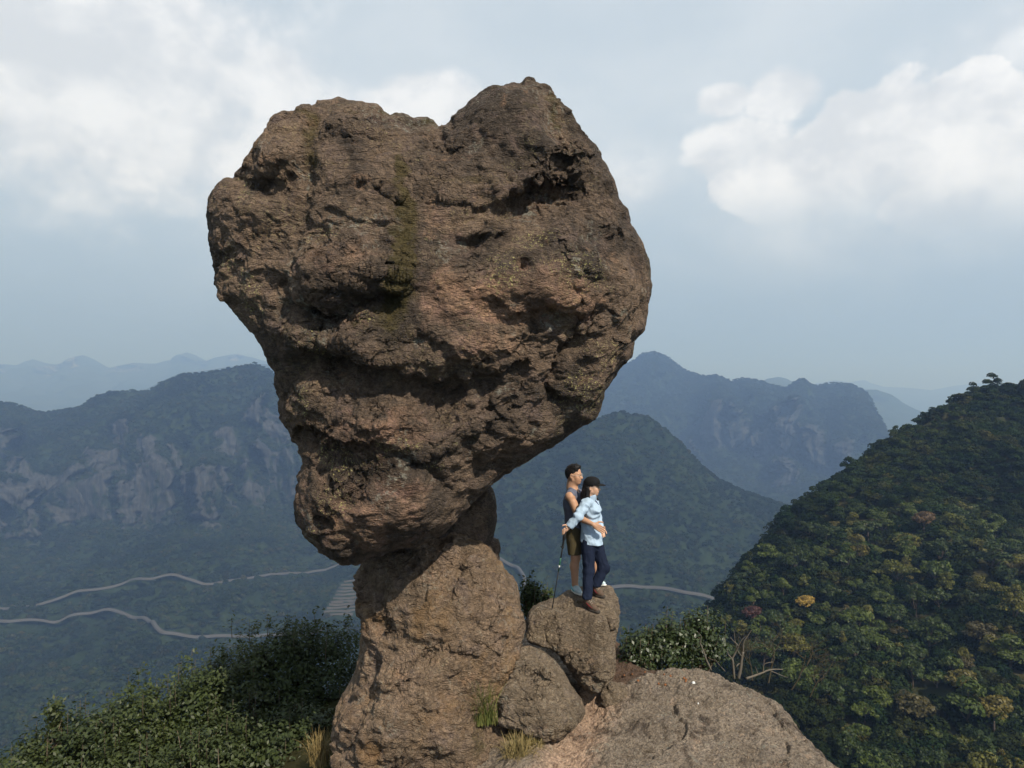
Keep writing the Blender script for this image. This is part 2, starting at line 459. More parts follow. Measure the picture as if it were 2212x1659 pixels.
def relief_rock(outline, centre, D0, tilt, Tf, Tb, feats=(), nth=600, nfr=180, nbk=40, p=0.9, q=0.72, rough=1.0, dip=0.0,
                seed=0, scale=1.0, dipfn=None, lean=0.0):
    C = np.array(centre, float); zc = CAMZ - (C[1] - CY) / FPX * D0; xc = (C[0] - CX) / FPX * D0
    O = resample_closed(outline, nth)

    def csm(a, sg):
        k = np.arange(-int(3 * sg), int(3 * sg) + 1); g = np.exp(-0.5 * (k / sg) ** 2); g /= g.sum(); h = len(k) // 2
        return np.stack([np.convolve(np.r_[c[-h:], c, c[:h]], g, 'valid') for c in a.T], -1)
    soft = csm(O, nth * 0.030) - C; softer = csm(O, nth * 0.09) - C

    def build(sc_, alphas):
        al = np.asarray(alphas)[:, None]
        s = np.sin(np.clip(al, 0, np.pi)) ** p; s[0] = 0
        fr = np.cos(al); dep = np.where(fr > 0, -Tf * np.abs(fr) ** q, Tb * np.abs(fr) ** 0.8)
        w1 = np.clip((s - 0.15) / 0.55, 0, 1)[..., None]; w2 = np.clip((s - 0.55) / 0.40, 0, 1)[..., None] ** 1.6
        rim = softer[None] * (1 - w1) + soft[None] * w1; rim = rim * (1 - w2) + tgt[None] * w2
        pp = C + rim * sc_[None, :, None] * s[..., None]
        x = (pp[..., 0] - CX) / FPX * D0; z = CAMZ - (pp[..., 1] - CY) / FPX * D0
        y = D0 + tilt * (z - zc) + lean * (x - xc) + dep
        return np.stack([x, y, z], -1)
    # the outline belongs to the rim as seen past the bulging front: widen or narrow it until the rim comes out right
    tgt = O - C; ang_t = np.arctan2(tgt[:, 1], tgt[:, 0]); rad_t = np.hypot(tgt[:, 0], tgt[:, 1])
    sc = np.ones(nth)
    for it in range(5):
        G = build(sc, np.linspace(0.25, np.pi - 0.4, 44))
        gu, gv = to_px(G); a = np.arctan2(gv - C[1], gu - C[0]); r = np.hypot(gu - C[0], gv - C[1])
        nb = 240; bi = ((a + np.pi) / (2 * np.pi) * nb).astype(int) % nb
        mx = np.zeros(nb); np.maximum.at(mx, bi.ravel(), r.ravel())
        tb = np.zeros(nb); bt = ((ang_t + np.pi) / (2 * np.pi) * nb).astype(int) % nb; np.maximum.at(tb, bt, rad_t)
        ok = (mx > 0) & (tb > 0); ratio = np.ones(nb); ratio[ok] = np.clip(tb[ok] / mx[ok], 0.7, 1.4)
        ker = np.hanning(17); ker /= ker.sum()
        rr = np.convolve(np.r_[ratio[-8:], ratio, ratio[:8]], ker, 'valid')
        ctr = (np.arange(nb) + .5) / nb * 2 * np.pi - np.pi
        sc *= np.interp(ang_t, ctr, rr, period=2 * np.pi)
    al = np.r_[np.linspace(0, np.pi / 2, nfr) ** 1.0, np.linspace(np.pi / 2, np.pi, nbk + 1)[1:]]
    G = build(sc, al); nr = len(al)
    sh = G.shape; flat = G.reshape(-1, 3)
    u, v = to_px(G); fw = np.clip(np.cos(al) * 2.2, 0, 1)[:, None]
    wob = (fbm(flat * 2.6, seed + 901, 6, .62).reshape(sh[:2]), fbm(flat * 2.6, seed + 955, 6, .62).reshape(sh[:2]))
    if feats:
        rl = 0.34 * relief(u, v, feats, wob)
        for S, rot, wt in ((44.0, 21, .33), (21.0, -17, .33)):   # the same relief broken into flat faces
            c_, s_ = math.cos(R(rot)), math.sin(R(rot))
            a_ = ((u + 16 * wob[0]) * c_ + (v + 16 * wob[1]) * s_) / S; b_ = (-(u + 16 * wob[0]) * s_ + (v + 16 * wob[1]) * c_) / S
            a0, b0 = int(a_.min()) - 2, int(b_.min()) - 2; na, nb_ = int(a_.max()) - a0 + 3, int(b_.max()) - b0 + 3
            A_, B_ = np.meshgrid(np.arange(na) + a0, np.arange(nb_) + b0, indexing='ij')
            rgj = np.random.default_rng(seed + int(S)); lu = (A_ * c_ - B_ * s_) * S + rgj.normal(0, S * .22, A_.shape); lv = (A_ * s_ + B_ * c_) * S + rgj.normal(0, S * .22, A_.shape)
            LV = relief(lu, lv, feats, (0 * lu, 0 * lv)) + rgj.normal(0, S * .00045, A_.shape)
            ia, ib = np.floor(a_).astype(int), np.floor(b_).astype(int); fa, fb = a_ - ia, b_ - ib; ia -= a0; ib -= b0
            v00, v11 = LV[ia, ib], LV[ia + 1, ib + 1]; lower = fa > fb
            vm = np.where(lower, LV[ia + 1, ib], LV[ia, ib + 1]); hi_, lo_ = np.maximum(fa, fb), np.minimum(fa, fb)
            rl = rl + wt * (v00 * (1 - hi_) + vm * (hi_ - lo_) + v11 * lo_)
        G = G + grid_normals(G) * (rl * fw)[..., None]
    # broken, foliated texture
    flat = G.reshape(-1, 3); u2, v2 = to_px(G)
    dips = dipfn(u2, v2) if dipfn else [(dip, None)]
    lump = fbm(flat * 0.95 * scale, seed + 1, 3) * 0.04
    mod = 0.6 + 0.6 * sstep(fbm(flat * 0.8 * scale, seed + 71, 2), -0.3, 0.35)
    wv = 0.25 * np.stack([perlin(flat * 2, seed + 5), perlin(flat * 2, seed + 6), perlin(flat * 2, seed + 8)], -1)
    wv2 = 0.3 * np.stack([perlin(flat * 5, seed + 5), perlin(flat * 5, seed + 6), perlin(flat * 5, seed + 8)], -1)
    fine = fbm(flat * 9 * scale, seed + 61, 4, 0.6) * 0.018
    xx, yy, zz = flat.T * scale
    tex = np.zeros(len(flat))
    for (dg, wt) in dips:
        sel = slice(None) if wt is None else np.where(wt.ravel() > 0.004)[0]
        ph = R(dg); X_, Y_, Z_ = xx[sel], yy[sel], zz[sel]; fl = flat[sel]
        al_ = X_ * math.cos(ph) + Z_ * math.sin(ph); ac = -X_ * math.sin(ph) + Z_ * math.cos(ph)
        ac = ac + 0.12 * fbm(fl * 1.1 * scale, seed + 3, 3)
        st = np.stack([al_ * 0.75, Y_ * 0.9, ac * 2.4], -1)
        rid = (ridged(st * 1.15, seed + 11, 5, 0.5) - 0.2) * 0.03
        saw = ac * 3.1 + 1.3 * fbm(np.stack([al_ * 0.8, Y_ * 0.8, ac * 0.9], -1), seed + 21, 3)
        fr_ = saw - np.floor(saw); led = np.where(fr_ < 0.86, fr_ / 0.86, (1 - fr_) / 0.14) - 0.5
        led = -led * np.clip(fbm(st * 0.8, seed + 25, 2) + 0.12, 0, 1) * 0.06
        sk = np.stack([al_ + .35 * Y_ + .2 * ac, Y_ - .3 * al_ + .25 * ac, ac * 1.5 + .2 * Y_], -1)
        f1 = tri(sk * .62 + 1.2 * wv[sel] + 7, seed + 29) * .075 + tri(sk * 1.15 + 1.2 * wv[sel], seed + 31) * .07 + tri(sk * 2.3 + wv[sel] + 4, seed + 33) * .05 + tri(sk[:, [1, 2, 0]] * 4.9 + wv2[sel] + 9, seed + 35) * .038 + tri(sk * 10.5 + wv2[sel] + 2, seed + 37) * .020
        f2, _, e2 = facets(np.stack([al_ * 3.2, Y_ * 3.4, ac * 5.5], -1) + wv2[sel], seed + 41, 1.0, 0.28)
        f3, _, e3 = facets(np.stack([al_ * 8, Y_ * 9, ac * 14], -1) + wv2[sel], seed + 51, 1.0, 0.6)
        tx = rid + led + 1.5 * f1 + (f2 - .5) * 0.036 + (f3 - .5) * 0.018
        if wt is None: tex += tx
        else: tex[sel] += tx * wt.ravel()[sel]
    disp = lump + rough * mod * (tex + fine)
    disp = (disp / scale).reshape(sh[:2]); disp = disp - disp.mean()
    disp = disp * (1 - .6 * np.exp(-((al - np.pi / 2) / .30) ** 2))[:, None]
    disp *= np.where(al < np.pi / 2, 1, 0.8)[:, None]
    N = grid_normals(G)
    G = G + N * disp[..., None]
    for it in range(2):   # weathering must not swell the outline: draw the rim back where it came out too wide
        gu, gv = to_px(G); a = np.arctan2(gv - C[1], gu - C[0]); r = np.hypot(gu - C[0], gv - C[1])
        bi = ((a + np.pi) / (2 * np.pi) * nb).astype(int) % nb; mx = np.zeros(nb); np.maximum.at(mx, bi.ravel(), r.ravel())
        ok = (mx > 0) & (tb > 0); ratio = np.ones(nb); ratio[ok] = np.clip(tb[ok] / mx[ok], 0.85, 1.15)
        ker = np.hanning(11); ker /= ker.sum(); rr = np.convolve(np.r_[ratio[-5:], ratio, ratio[:5]], ker, 'valid')
        k = 1 + (np.interp(a.ravel(), ctr, rr, period=2 * np.pi).reshape(a.shape) - 1) * np.clip(r / np.interp(a.ravel(), ctr, np.maximum(mx, 1), period=2 * np.pi).reshape(a.shape), 0, 1) ** 3
        G[..., 0] = xc + (G[..., 0] - xc) * k; G[..., 2] = zc + (G[..., 2] - zc) * k
    G[0] = G[0].mean(0); G[-1] = G[-1].mean(0)
    return G, u, v


def rock_obj(name, G, mat, label, cat, group=None, attrs=None, parent=None):
    nr, nc = G.shape[:2]
    F = grid_faces(nr, nc, True)[:, ::-1]
    o = obj(name, G.reshape(-1, 3), F, mat, parent, attrs=attrs)
    if label: tag(o, label, cat, group)
    return o


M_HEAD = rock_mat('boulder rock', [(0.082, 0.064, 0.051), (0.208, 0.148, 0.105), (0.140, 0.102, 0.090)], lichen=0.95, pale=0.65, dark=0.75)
M_PED = rock_mat('pedestal rock', [(0.196, 0.144, 0.100), (0.269, 0.192, 0.132), (0.211, 0.160, 0.132)], lichen=0.6, pale=0.45, dark=0.7, ochre=0.40, speck=.4)
M_BLD = rock_mat('loose rock', [(0.216, 0.168, 0.119), (0.296, 0.232, 0.164), (0.240, 0.188, 0.152)], lichen=0.45, pale=0.6, dark=0.75, scale=1.3, speck=.45)
M_SLAB = rock_mat('slab rock', [(0.294, 0.239, 0.184), (0.375, 0.307, 0.239), (0.261, 0.218, 0.184)], lichen=0.4, pale=0.9, dark=1.0, scale=1.7, speck=.8)

head_out = [(694, 210), (728, 212), (762, 217), (795, 222), (825, 228), (841, 243), (861, 249), (878, 243), (901, 254), (935, 256), (971, 260), (991, 251),
    (1008, 223), (1029, 202), (1064, 187), (1090, 178), (1117, 173), (1150, 175), (1170, 173), (1193, 193), (1216, 217), (1231, 243),
    (1249, 266), (1266, 289), (1282, 309), (1297, 322), (1302, 342), (1315, 362), (1332, 402), (1345, 441), (1363, 465), (1366, 491),
    (1381, 511), (1398, 544), (1406, 570), (1406, 600), (1409, 627), (1401, 668), (1391, 720), (1368, 743), (1365, 773), (1342, 796),
    (1325, 819), (1307, 849), (1299, 882), (1285, 909), (1252, 925), (1219, 948), (1196, 965), (1163, 981), (1137, 1000), (1104, 1018),
    (1067, 1044), (1047, 1064), (1004, 1104), (966, 1148), (925, 1172), (890, 1183), (843, 1192), (807, 1206), (774, 1218), (757, 1224),
    (724, 1216), (705, 1203), (688, 1193), (671, 1178), (659, 1162), (649, 1143), (634, 1124), (633, 1104), (640, 1071), (648, 1028), (646, 995),
    (636, 968), (633, 945), (613, 922), (602, 899), (600, 869), (592, 836), (592, 810), (583, 790), (567, 760), (554, 730), (521, 697),
    (502, 670), (478, 653), (465, 622), (458, 570), (451, 534), (450, 498), (445, 474), (448, 441), (454, 415), (471, 393), (478, 382),
    (497, 384), (517, 377), (517, 362), (530, 345), (539, 326), (557, 309), (566, 291), (564, 279), (570, 266), (583, 251), (610, 243),
    (643, 231), (689, 217)]
head_feats = [
    ('bulge', 605, 325, 75, 50, -30, .20), ('ledge', [(512, 376), (545, 392), (590, 392), (632, 372), (650, 345)], .26, 40, 16),
    ('groove', [(690, 222), (668, 320), (648, 430), (636, 540), (640, 620), (660, 680)], .13, 13),
    ('bulge', 530, 500, 70, 110, 10, .08), ('bulge', 760, 420, 110, 150, 0, .14),
    ('ledge', [(690, 300), (740, 290), (800, 310), (860, 330)], .12, 26, 16),
    ('ledge', [(828, 346), (850, 350), (890, 354)], .16, 14, 14), ('ledge', [(900, 300), (960, 312), (1010, 305)], .10, 20, 14),
    ('ledge', [(760, 400), (810, 405), (850, 432), (880, 440)], .13, 26, 18), ('ledge', [(900, 445), (950, 430), (1010, 440), (1060, 452)], .12, 22, 16),
    ('ledge', [(690, 455), (740, 470), (790, 492)], .10, 24, 14), ('ledge', [(890, 385), (930, 378), (980, 388)], .07, 14, 10),
    ('bulge', 745, 580, 120, 48, 4, .24), ('ledge', [(622, 600), (665, 638), (730, 655), (800, 640), (850, 628), (890, 634)], .36, 50, 44),
    ('ledge', [(812, 600), (845, 592), (885, 602)], .16, 16, 16),
    ('bulge', 720, 690, 60, 35, 20, -.14), ('bulge', 800, 720, 60, 32, -10, .16),
    ('ledge', [(1062, 462), (1100, 432), (1150, 408), (1200, 390), (1240, 384), (1272, 380)], .46, 46, 46),
    ('bulge', 1180, 425, 85, 34, -12, -.12), ('bulge', 1225, 330, 85, 42, 20, .14), ('bulge', 1100, 240, 90, 50, 0, .12),
    ('ledge', [(1180, 350), (1230, 342), (1280, 352)], .14, 18, 14),
    
    ('ledge', [(980, 522), (1020, 514), (1060, 508), (1095, 500)], .30, 26, 22),
    ('groove', [(950, 540), (975, 500), (1010, 470), (1050, 460)], .10, 14),
    ('bulge', 1130, 610, 150, 66, -8, .24), ('bulge', 985, 620, 60, 60, 0, .06),
    ('bulge', 1122, 582, 6, 8, 0, -.28), ('bulge', 1328, 500, 26, 30, 0, .12), ('ledge', [(1285, 505), (1315, 520), (1345, 515)], .16, 20, 16),
    ('ledge', [(1080, 692), (1150, 684), (1220, 668), (1282, 646)], .26, 26, 20), ('ledge', [(1040, 640), (1075, 668), (1110, 672)], .1, 16, 12),
    ('groove', [(1300, 660), (1255, 715), (1222, 775), (1208, 840), (1200, 915)], .30, 20),
    ('bulge', 1300, 800, 62, 105, 22, .16), ('bulge', 1335, 640, 46, 60, 0, .08), ('bulge', 1250, 760, 28, 60, 25, -.10),
    ('bulge', 1010, 725, 95, 55, 15, .17), ('ledge', [(895, 700), (940, 745), (990, 788), (1030, 792), (1062, 768)], .22, 30, 22),
    ('ledge', [(640, 790), (668, 762), (715, 748), (770, 758), (815, 790), (850, 815)], .58, 44, 62), ('bulge', 718, 800, 70, 46, 5, -.18),
    ('ledge', [(815, 770), (880, 812), (950, 828), (1040, 812), (1110, 806), (1185, 770)], .20, 60, 46),
    ('bulge', 960, 860, 160, 42, -6, -.16), ('bulge', 660, 880, 40, 46, 0, .14), ('bulge', 655, 945, 30, 22, 0, -.2),
    ('bulge', 800, 925, 110, 52, -12, .26), ('ledge', [(690, 970), (760, 965), (830, 975)], .10, 24, 12),
    ('bulge', 800, 1090, 150, 95, -6, .30), ('groove', [(865, 980), (905, 1005), (945, 1040), (985, 1065)], .22, 11),
    ('ledge', [(868, 1006), (910, 998), (945, 978), (975, 960)], .26, 26, 20),
    ('bulge', 711, 1108, 15, 9, 8, -.34), ('groove', [(690, 1020), (712, 1060), (728, 1090)], .07, 7),
    ('ledge', [(634, 1118), (668, 1142), (712, 1160), (726, 1190)], .30, 26, 22),
    ('ledge', [(1010, 900), (1080, 870), (1150, 830), (1190, 800)], .16, 30, 20), ('ledge', [(960, 960), (1040, 925), (1120, 880), (1190, 850)], .14, 30, 20),
    ('ledge', [(980, 1020), (1060, 975), (1140, 930), (1200, 900)], .12, 26, 18),
]
def head_dip(u, v):
    w1 = sstep(v + 0.35 * (u - 900), 640, 860) * sstep(u, 760, 960); w2 = sstep(v, 240, 330) * sstep(u, 690, 600) * (1 - w1)
    return [(3, 1 - w1 - w2), (27, w1), (-24, w2)]
G, hu, hv = relief_rock(head_out, (930, 715), 8.75, 0.02, 1.75, 1.7, head_feats, nth=1080, nfr=300, nbk=46, seed=5, dipfn=head_dip, rough=.82, q=.62, p=.95)
G_HEAD = G
wx = (fbm(G.reshape(-1, 3) * 1.6, 77, 4) + .5 * fbm(G.reshape(-1, 3) * 6, 79, 4, .6)).reshape(hu.shape)
cxs = np.interp(hv, [300, 430, 560, 740], [858, 866, 866, 850]); hw = np.interp(hv, [300, 380, 460, 600, 740, 830], [16, 20, 28, 34, 62, 30])
moss = 0.95 * np.exp(-np.abs((hu - cxs + 38 * wx) / hw) ** 2.0) * sstep(hv, 325, 370) * sstep(hv, 850, 650)
moss += 0.75 * np.exp(-((hu - 672 + 20 * wx) / 26) ** 2) * sstep(hv, 225, 260) * sstep(hv, 420, 340)
moss += 0.55 * sstep(wx, .05, .4) * sstep(hv, 330, 240) + 0.55 * np.exp(-((hv - 398 + 20 * wx) / 16) ** 2) * sstep(hu, 880, 930) * sstep(hu, 1120, 1040)
moss += 0.5 * sstep(wx, .1, .5) * sstep(hv, 560, 420) * sstep(hu, 660, 560) + .4 * np.exp(-((hu - 630 + 20 * wx) / 24) ** 2) * sstep(hv, 440, 560) * sstep(hv, 660, 600)
grey = 0.36 * sstep(hv, 330, 215) + 0.24 * np.exp(-((hv - 270) / 40) ** 2) * sstep(hu, 740, 800) * sstep(hu, 1000, 960)
lich = np.zeros(hu.shape)
for (a, b, ru, rv) in [(1075, 590, 60, 60), (1150, 520, 60, 30), (690, 500, 50, 18), (670, 735, 30, 18), (795, 700, 30, 18), (540, 640, 25, 60), (490, 560, 20, 60), (660, 870, 16, 50), (720, 990, 45, 30),
                       (730, 1070, 40, 40), (690, 1130, 30, 24), (1275, 850, 45, 60), (1300, 760, 25, 40), (930, 1005, 30, 18), (1240, 600, 70, 40), (860, 960, 60, 20), (530, 420, 20, 50)]:
    lich = np.maximum(lich, np.exp(-((hu - a + 25 * wx) / ru) ** 2 - ((hv - b + 25 * wx) / rv) ** 2))
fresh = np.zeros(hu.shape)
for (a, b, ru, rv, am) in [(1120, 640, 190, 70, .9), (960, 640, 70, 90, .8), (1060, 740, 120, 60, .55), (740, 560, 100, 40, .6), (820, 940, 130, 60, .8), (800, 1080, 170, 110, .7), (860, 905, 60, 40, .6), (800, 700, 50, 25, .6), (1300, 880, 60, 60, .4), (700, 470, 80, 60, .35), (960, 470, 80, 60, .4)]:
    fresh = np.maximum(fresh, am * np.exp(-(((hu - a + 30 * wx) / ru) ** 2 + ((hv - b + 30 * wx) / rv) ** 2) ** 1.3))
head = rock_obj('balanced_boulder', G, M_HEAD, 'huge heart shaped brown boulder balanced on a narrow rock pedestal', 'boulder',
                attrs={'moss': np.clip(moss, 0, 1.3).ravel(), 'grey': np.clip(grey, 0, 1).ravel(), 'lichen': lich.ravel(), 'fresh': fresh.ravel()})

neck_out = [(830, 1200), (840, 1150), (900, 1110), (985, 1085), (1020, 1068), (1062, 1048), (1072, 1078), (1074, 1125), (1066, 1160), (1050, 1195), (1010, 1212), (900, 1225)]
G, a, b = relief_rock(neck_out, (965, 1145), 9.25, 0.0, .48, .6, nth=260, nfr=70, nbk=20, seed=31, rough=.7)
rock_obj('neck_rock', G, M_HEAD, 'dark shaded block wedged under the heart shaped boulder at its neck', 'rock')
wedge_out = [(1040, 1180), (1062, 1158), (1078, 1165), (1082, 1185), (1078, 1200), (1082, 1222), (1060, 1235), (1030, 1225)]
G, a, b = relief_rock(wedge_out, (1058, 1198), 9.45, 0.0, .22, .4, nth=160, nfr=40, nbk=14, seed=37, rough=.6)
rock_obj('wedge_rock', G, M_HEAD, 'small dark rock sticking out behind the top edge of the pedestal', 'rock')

ped_out = [(800, 1180), (850, 1152), (930, 1138), (1000, 1140), (1040, 1155), (1064, 1186), (1080, 1212), (1100, 1236), (1118, 1262), (1125, 1290), (1124, 1318), (1136, 1338),
    (1137, 1360), (1128, 1385), (1122, 1420), (1112, 1470), (1108, 1530), (1120, 1590), (1150, 1640), (1180, 1700), (1190, 1800), (1150, 1880), (1000, 1920), (820, 1900),
    (730, 1830), (708, 1740), (716, 1680), (713, 1640), (714, 1590), (720, 1550), (730, 1515), (752, 1480), (768, 1445), (776, 1405), (779, 1365), (772, 1325), (764, 1290),
    (762, 1262), (768, 1240), (778, 1222)]
ped_feats = [
    ('bulge', 950, 1330, 150, 90, 10, .16), ('bulge', 800, 1300, 34, 70, 0, -.12), ('groove', [(812, 1340), (850, 1365), (880, 1372)], .12, 9),
    ('ledge', [(800, 1330), (830, 1362), (890, 1380)], .16, 28, 18), ('bulge', 1060, 1300, 60, 70, 0, .08),
    ('bulge', 790, 1480, 30, 60, 20, -.18), ('bulge', 860, 1560, 110, 90, -10, .22), ('ledge', [(770, 1520), (830, 1490), (870, 1465), (900, 1470)], .18, 40, 30),
    ('ledge', [(850, 1430), (900, 1420), (960, 1402), (1040, 1410)], .12, 26, 16), ('groove', [(1040, 1540), (1060, 1590), (1085, 1640)], .25, 22),
    ('ledge', [(910, 1510), (930, 1540), (960, 1530)], .16, 26, 16), ('bulge', 1000, 1590, 40, 60, 0, .08), ('ledge', [(780, 1600), (850, 1612), (900, 1640)], .10, 24, 14),
    ('bulge', 940, 1450, 120, 34, -8, .10)]
G, pu, pv = relief_rock(ped_out, (950, 1500), 8.55, 0.34, .85, 1.0, ped_feats, nth=800, nfr=210, nbk=36, seed=71, dip=12, rough=1.0, q=.6)
wx = fbm(G.reshape(-1, 3) * 1.7, 78, 4).reshape(pu.shape)
moss = .5 * np.exp(-((pu - 1030 + 30 * wx) / 40) ** 2) * sstep(pv, 1520, 1580) * sstep(pv, 1680, 1640)
rock_obj('rock_pedestal', G, M_PED, 'ochre and grey rock pedestal carrying the heart shaped boulder', 'rock',
         attrs={'moss': moss.ravel(), 'grey': np.zeros(moss.size)})

# boulder the two hikers stand on; its top is worn to the level of their soles
bld_out = [(1136, 1345), (1140, 1325), (1152, 1308), (1178, 1297), (1205, 1289), (1228, 1275), (1255, 1266), (1292, 1261), (1318, 1269), (1334, 1288), (1340, 1318), (1337, 1352), (1329, 1392),
    (1331, 1435), (1326, 1466), (1304, 1488), (1284, 1501), (1264, 1494), (1244, 1470), (1224, 1440), (1202, 1412), (1182, 1400), (1158, 1394), (1140, 1388), (1133, 1368)]
G, bu, bv = relief_rock(bld_out, (1240, 1375), 9.30, 0.55, .50, .55,
    [('groove', [(1172, 1345), (1176, 1380), (1185, 1400)], .10, 8), ('bulge', 1160, 1365, 24, 24, 0, -.06),
     ('groove', [(1204, 1360), (1210, 1392)], .08, 3), ('groove', [(1226, 1366), (1236, 1392)], .06, 3), ('bulge', 1300, 1440, 36, 50, 20, .10), ('groove', [(1325, 1350), (1310, 1390), (1320, 1420)], .1, 8),
     ('bulge', 1235, 1420, 40, 30, 30, .05)], nth=520, nfr=150, nbk=50, seed=91, rough=.8, dip=20, scale=1.35)
G_BLD = G
SOLES = {'woman near': (P(1261, 1311, 9.12), P(1293, 1325, 8.94)), 'woman far': (P(1280, 1284, 9.35), P(1304, 1292, 9.20)),
         'man near': (P(1238, 1277, 9.58), P(1255, 1287, 9.37)), 'man far': (P(1286, 1266, 9.83), P(1307, 1266, 9.72)), 'tip': (P(1192.5, 1316, 9.28), P(1193.5, 1316, 9.28))}
num = np.zeros(G.shape[:2]); den = np.full(G.shape[:2], 1e-6); wmax = np.zeros(G.shape[:2])
for k, (h, t) in SOLES.items():
    e = t - h; e2 = e[:2] @ e[:2]
    tt = np.clip(((G[..., 0] - h[0]) * e[0] + (G[..., 1] - h[1]) * e[1]) / e2, 0, 1)
    d = np.hypot(G[..., 0] - h[0] - e[0] * tt, G[..., 1] - h[1] - e[1] * tt)
    w = np.exp(-(d / 0.10) ** 2); num += w * (h[2] + e[2] * tt); den += w
    wmax = np.maximum(wmax, sstep(d, 0.22 if k != 'tip' else .15, 0.06))
tgt = num / den; near = wmax * sstep(grid_normals(G)[..., 2], -0.1, 0.25) * np.where(np.abs(G[..., 2] - tgt) < .6, 1, 0)
G[..., 2] += (tgt - 0.006 - G[..., 2]) * near
rock_obj('standing_boulder', G, M_BLD, 'upright boulder whose flat top the two hikers stand on', 'boulder', 'boulders at the foot of the pedestal')

frn_out = [(1049, 1470), (1055, 1438), (1074, 1414), (1105, 1398), (1145, 1394), (1172, 1404), (1198, 1424), (1218, 1450), (1234, 1480), (1258, 1512), (1266, 1540), (1250, 1566),
    (1225, 1588), (1200, 1604), (1186, 1608), (1168, 1597), (1142, 1578), (1108, 1574), (1078, 1566), (1060, 1536), (1051, 1502)]
G, bu, bv = relief_rock(frn_out, (1150, 1495), 8.35, 0.30, .55, .45,
    [('ledge', [(1065, 1455), (1110, 1462), (1150, 1450), (1200, 1470)], .14, 26, 20), ('bulge', 1120, 1425, 50, 22, 0, .08), ('ledge', [(1075, 1500), (1120, 1512), (1165, 1500)], .08, 20, 14),
     ('groove', [(1215, 1500), (1225, 1540), (1210, 1585)], .08, 9)], nth=520, nfr=150, nbk=36, seed=113, rough=.9, dip=-8, scale=1.25)
rock_obj('round_boulder', G, M_BLD, 'rounded grey brown boulder leaning in front of the hikers boulder, grass at its foot', 'boulder', 'boulders at the foot of the pedestal')
for (out, c, D, T, sd, lab) in [
    ([(1098, 1572), (1125, 1562), (1150, 1570), (1160, 1592), (1140, 1612), (1110, 1606), (1092, 1590)], (1126, 1588), 8.1, .16, 131, 'small dark stone propping up the rounded boulder above the brown grass'),
    ([(1298, 1490), (1320, 1470), (1350, 1478), (1368, 1500), (1350, 1524), (1310, 1530), (1290, 1515)], (1328, 1500), 8.95, .22, 137, 'low mossy stone beside the lower end of the hikers boulder')]:
    G, a, b = relief_rock(out, c, D, .5, T, .2, nth=150, nfr=44, nbk=14, seed=sd, rough=.5, scale=2.0)
    rock_obj('stone', G, M_BLD, lab, 'stone')

# flat-topped slab in the right foreground (a height field that breaks off steeply to the right)
def slab_z(x, y):
    edge = 3.62 - 0.13 * (y - 7.2) ** 2 * (y > 7.2) - .03 * (y - 7.2) ** 2 * (y <= 7.2) + .08 * np.sin(3.1 * y)
    far = 9.62 - 0.03 * x + 0.10 * np.sin(2.1 * x + 1)
    top = 0.09 + 0.18 * np.exp(-((x - 2.35) / 1.25) ** 2 - ((y - 8.7) / 1.3) ** 2) + 0.10 * np.exp(-((x - 2.2) / 1.4) ** 2 - ((y - 6.6) / 1.2) ** 2)
    top -= 0.16 * np.exp(-((x - 0.75 - .35 * (y - 8)) / .28) ** 2) * sstep(y, 9.4, 8.6)          # trodden gully
    top -= 0.25 * sstep(x, 0.3, -0.6)
    dx = np.clip((x - edge + .6) / .6, 0, None)
    z = top - 0.42 * dx ** 2.3 - 2.5 * np.clip(dx - 1, 0, None) - 6 * np.clip(dx - 1.25, 0, None)
    dy = np.clip((y - far + .3) / .3, 0, None) * sstep(x, 1.55, 1.9)
    return z - 0.10 * dy ** 2 - .5 * np.clip(dy - 1.2, 0, None)
nx, ny = 520, 420
X, Y = np.meshgrid(np.linspace(-1.6, 4.9, nx), np.linspace(5.4, 11.2, ny))
Z = slab_z(X, Y)
pt = np.stack([X, Y, Z], -1).reshape(-1, 3)
f1, _, _ = facets(pt * np.array([2.0, 2.0, 2.4]), 201, .8, .5); f2, _, _ = facets(pt * 6.5, 207, .8, .5); f3, _, _ = facets(pt * 15, 209, .8, .6)
Z = Z + (fbm(pt * 1.1, 203, 3) * .09 + (ridged(pt * np.array([1.6, 2.4, 2]), 205, 4) - .2) * .05 + tri(pt * np.array([1.1, 1.3, 1.2]), 231) * .05 + tri(pt * 2.9 + 3, 233) * .03 + (f1 - .5) * .035 + (f2 - .5) * .03 + (f3 - .5) * .014 + fbm(pt * 13, 211, 3, .6) * .014).reshape(Z.shape)
for path in ([(.9, 6.4), (1.25, 7.1), (1.9, 7.9), (2.1, 8.9)], [(2.3, 6.2), (2.75, 7.2), (3.1, 7.8), (3.0, 8.8)], [(.7, 7.6), (1.5, 7.5), (2.4, 7.75)], [(1.6, 8.5), (2.4, 8.3), (3.2, 8.45)]):
    wbx, wby = fbm(pt * 1.9, 241, 4).reshape(X.shape), fbm(pt * 1.9, 243, 4).reshape(X.shape)
    s_, t_ = seg_dist(X + .22 * wbx, Y + .22 * wby, path); Z -= (.075 * np.exp(-(np.abs(s_) / .025) ** 1.2) + .03 * sstep(s_, 0, .05) * np.exp(-np.abs(s_) / .3)) * np.clip(np.minimum(t_, 1 - t_) * 5, 0, 1)
worn = np.exp(-((X - 0.75 - .35 * (Y - 8)) / .45) ** 2)
SLAB = (X, Y, Z)
def slab_at(x, y):
    i = int(np.clip(round((y - 5.4) / 5.8 * (ny - 1)), 0, ny - 1)); j = int(np.clip(round((x + 1.6) / 6.5 * (nx - 1)), 0, nx - 1)); return float(Z[i, j])
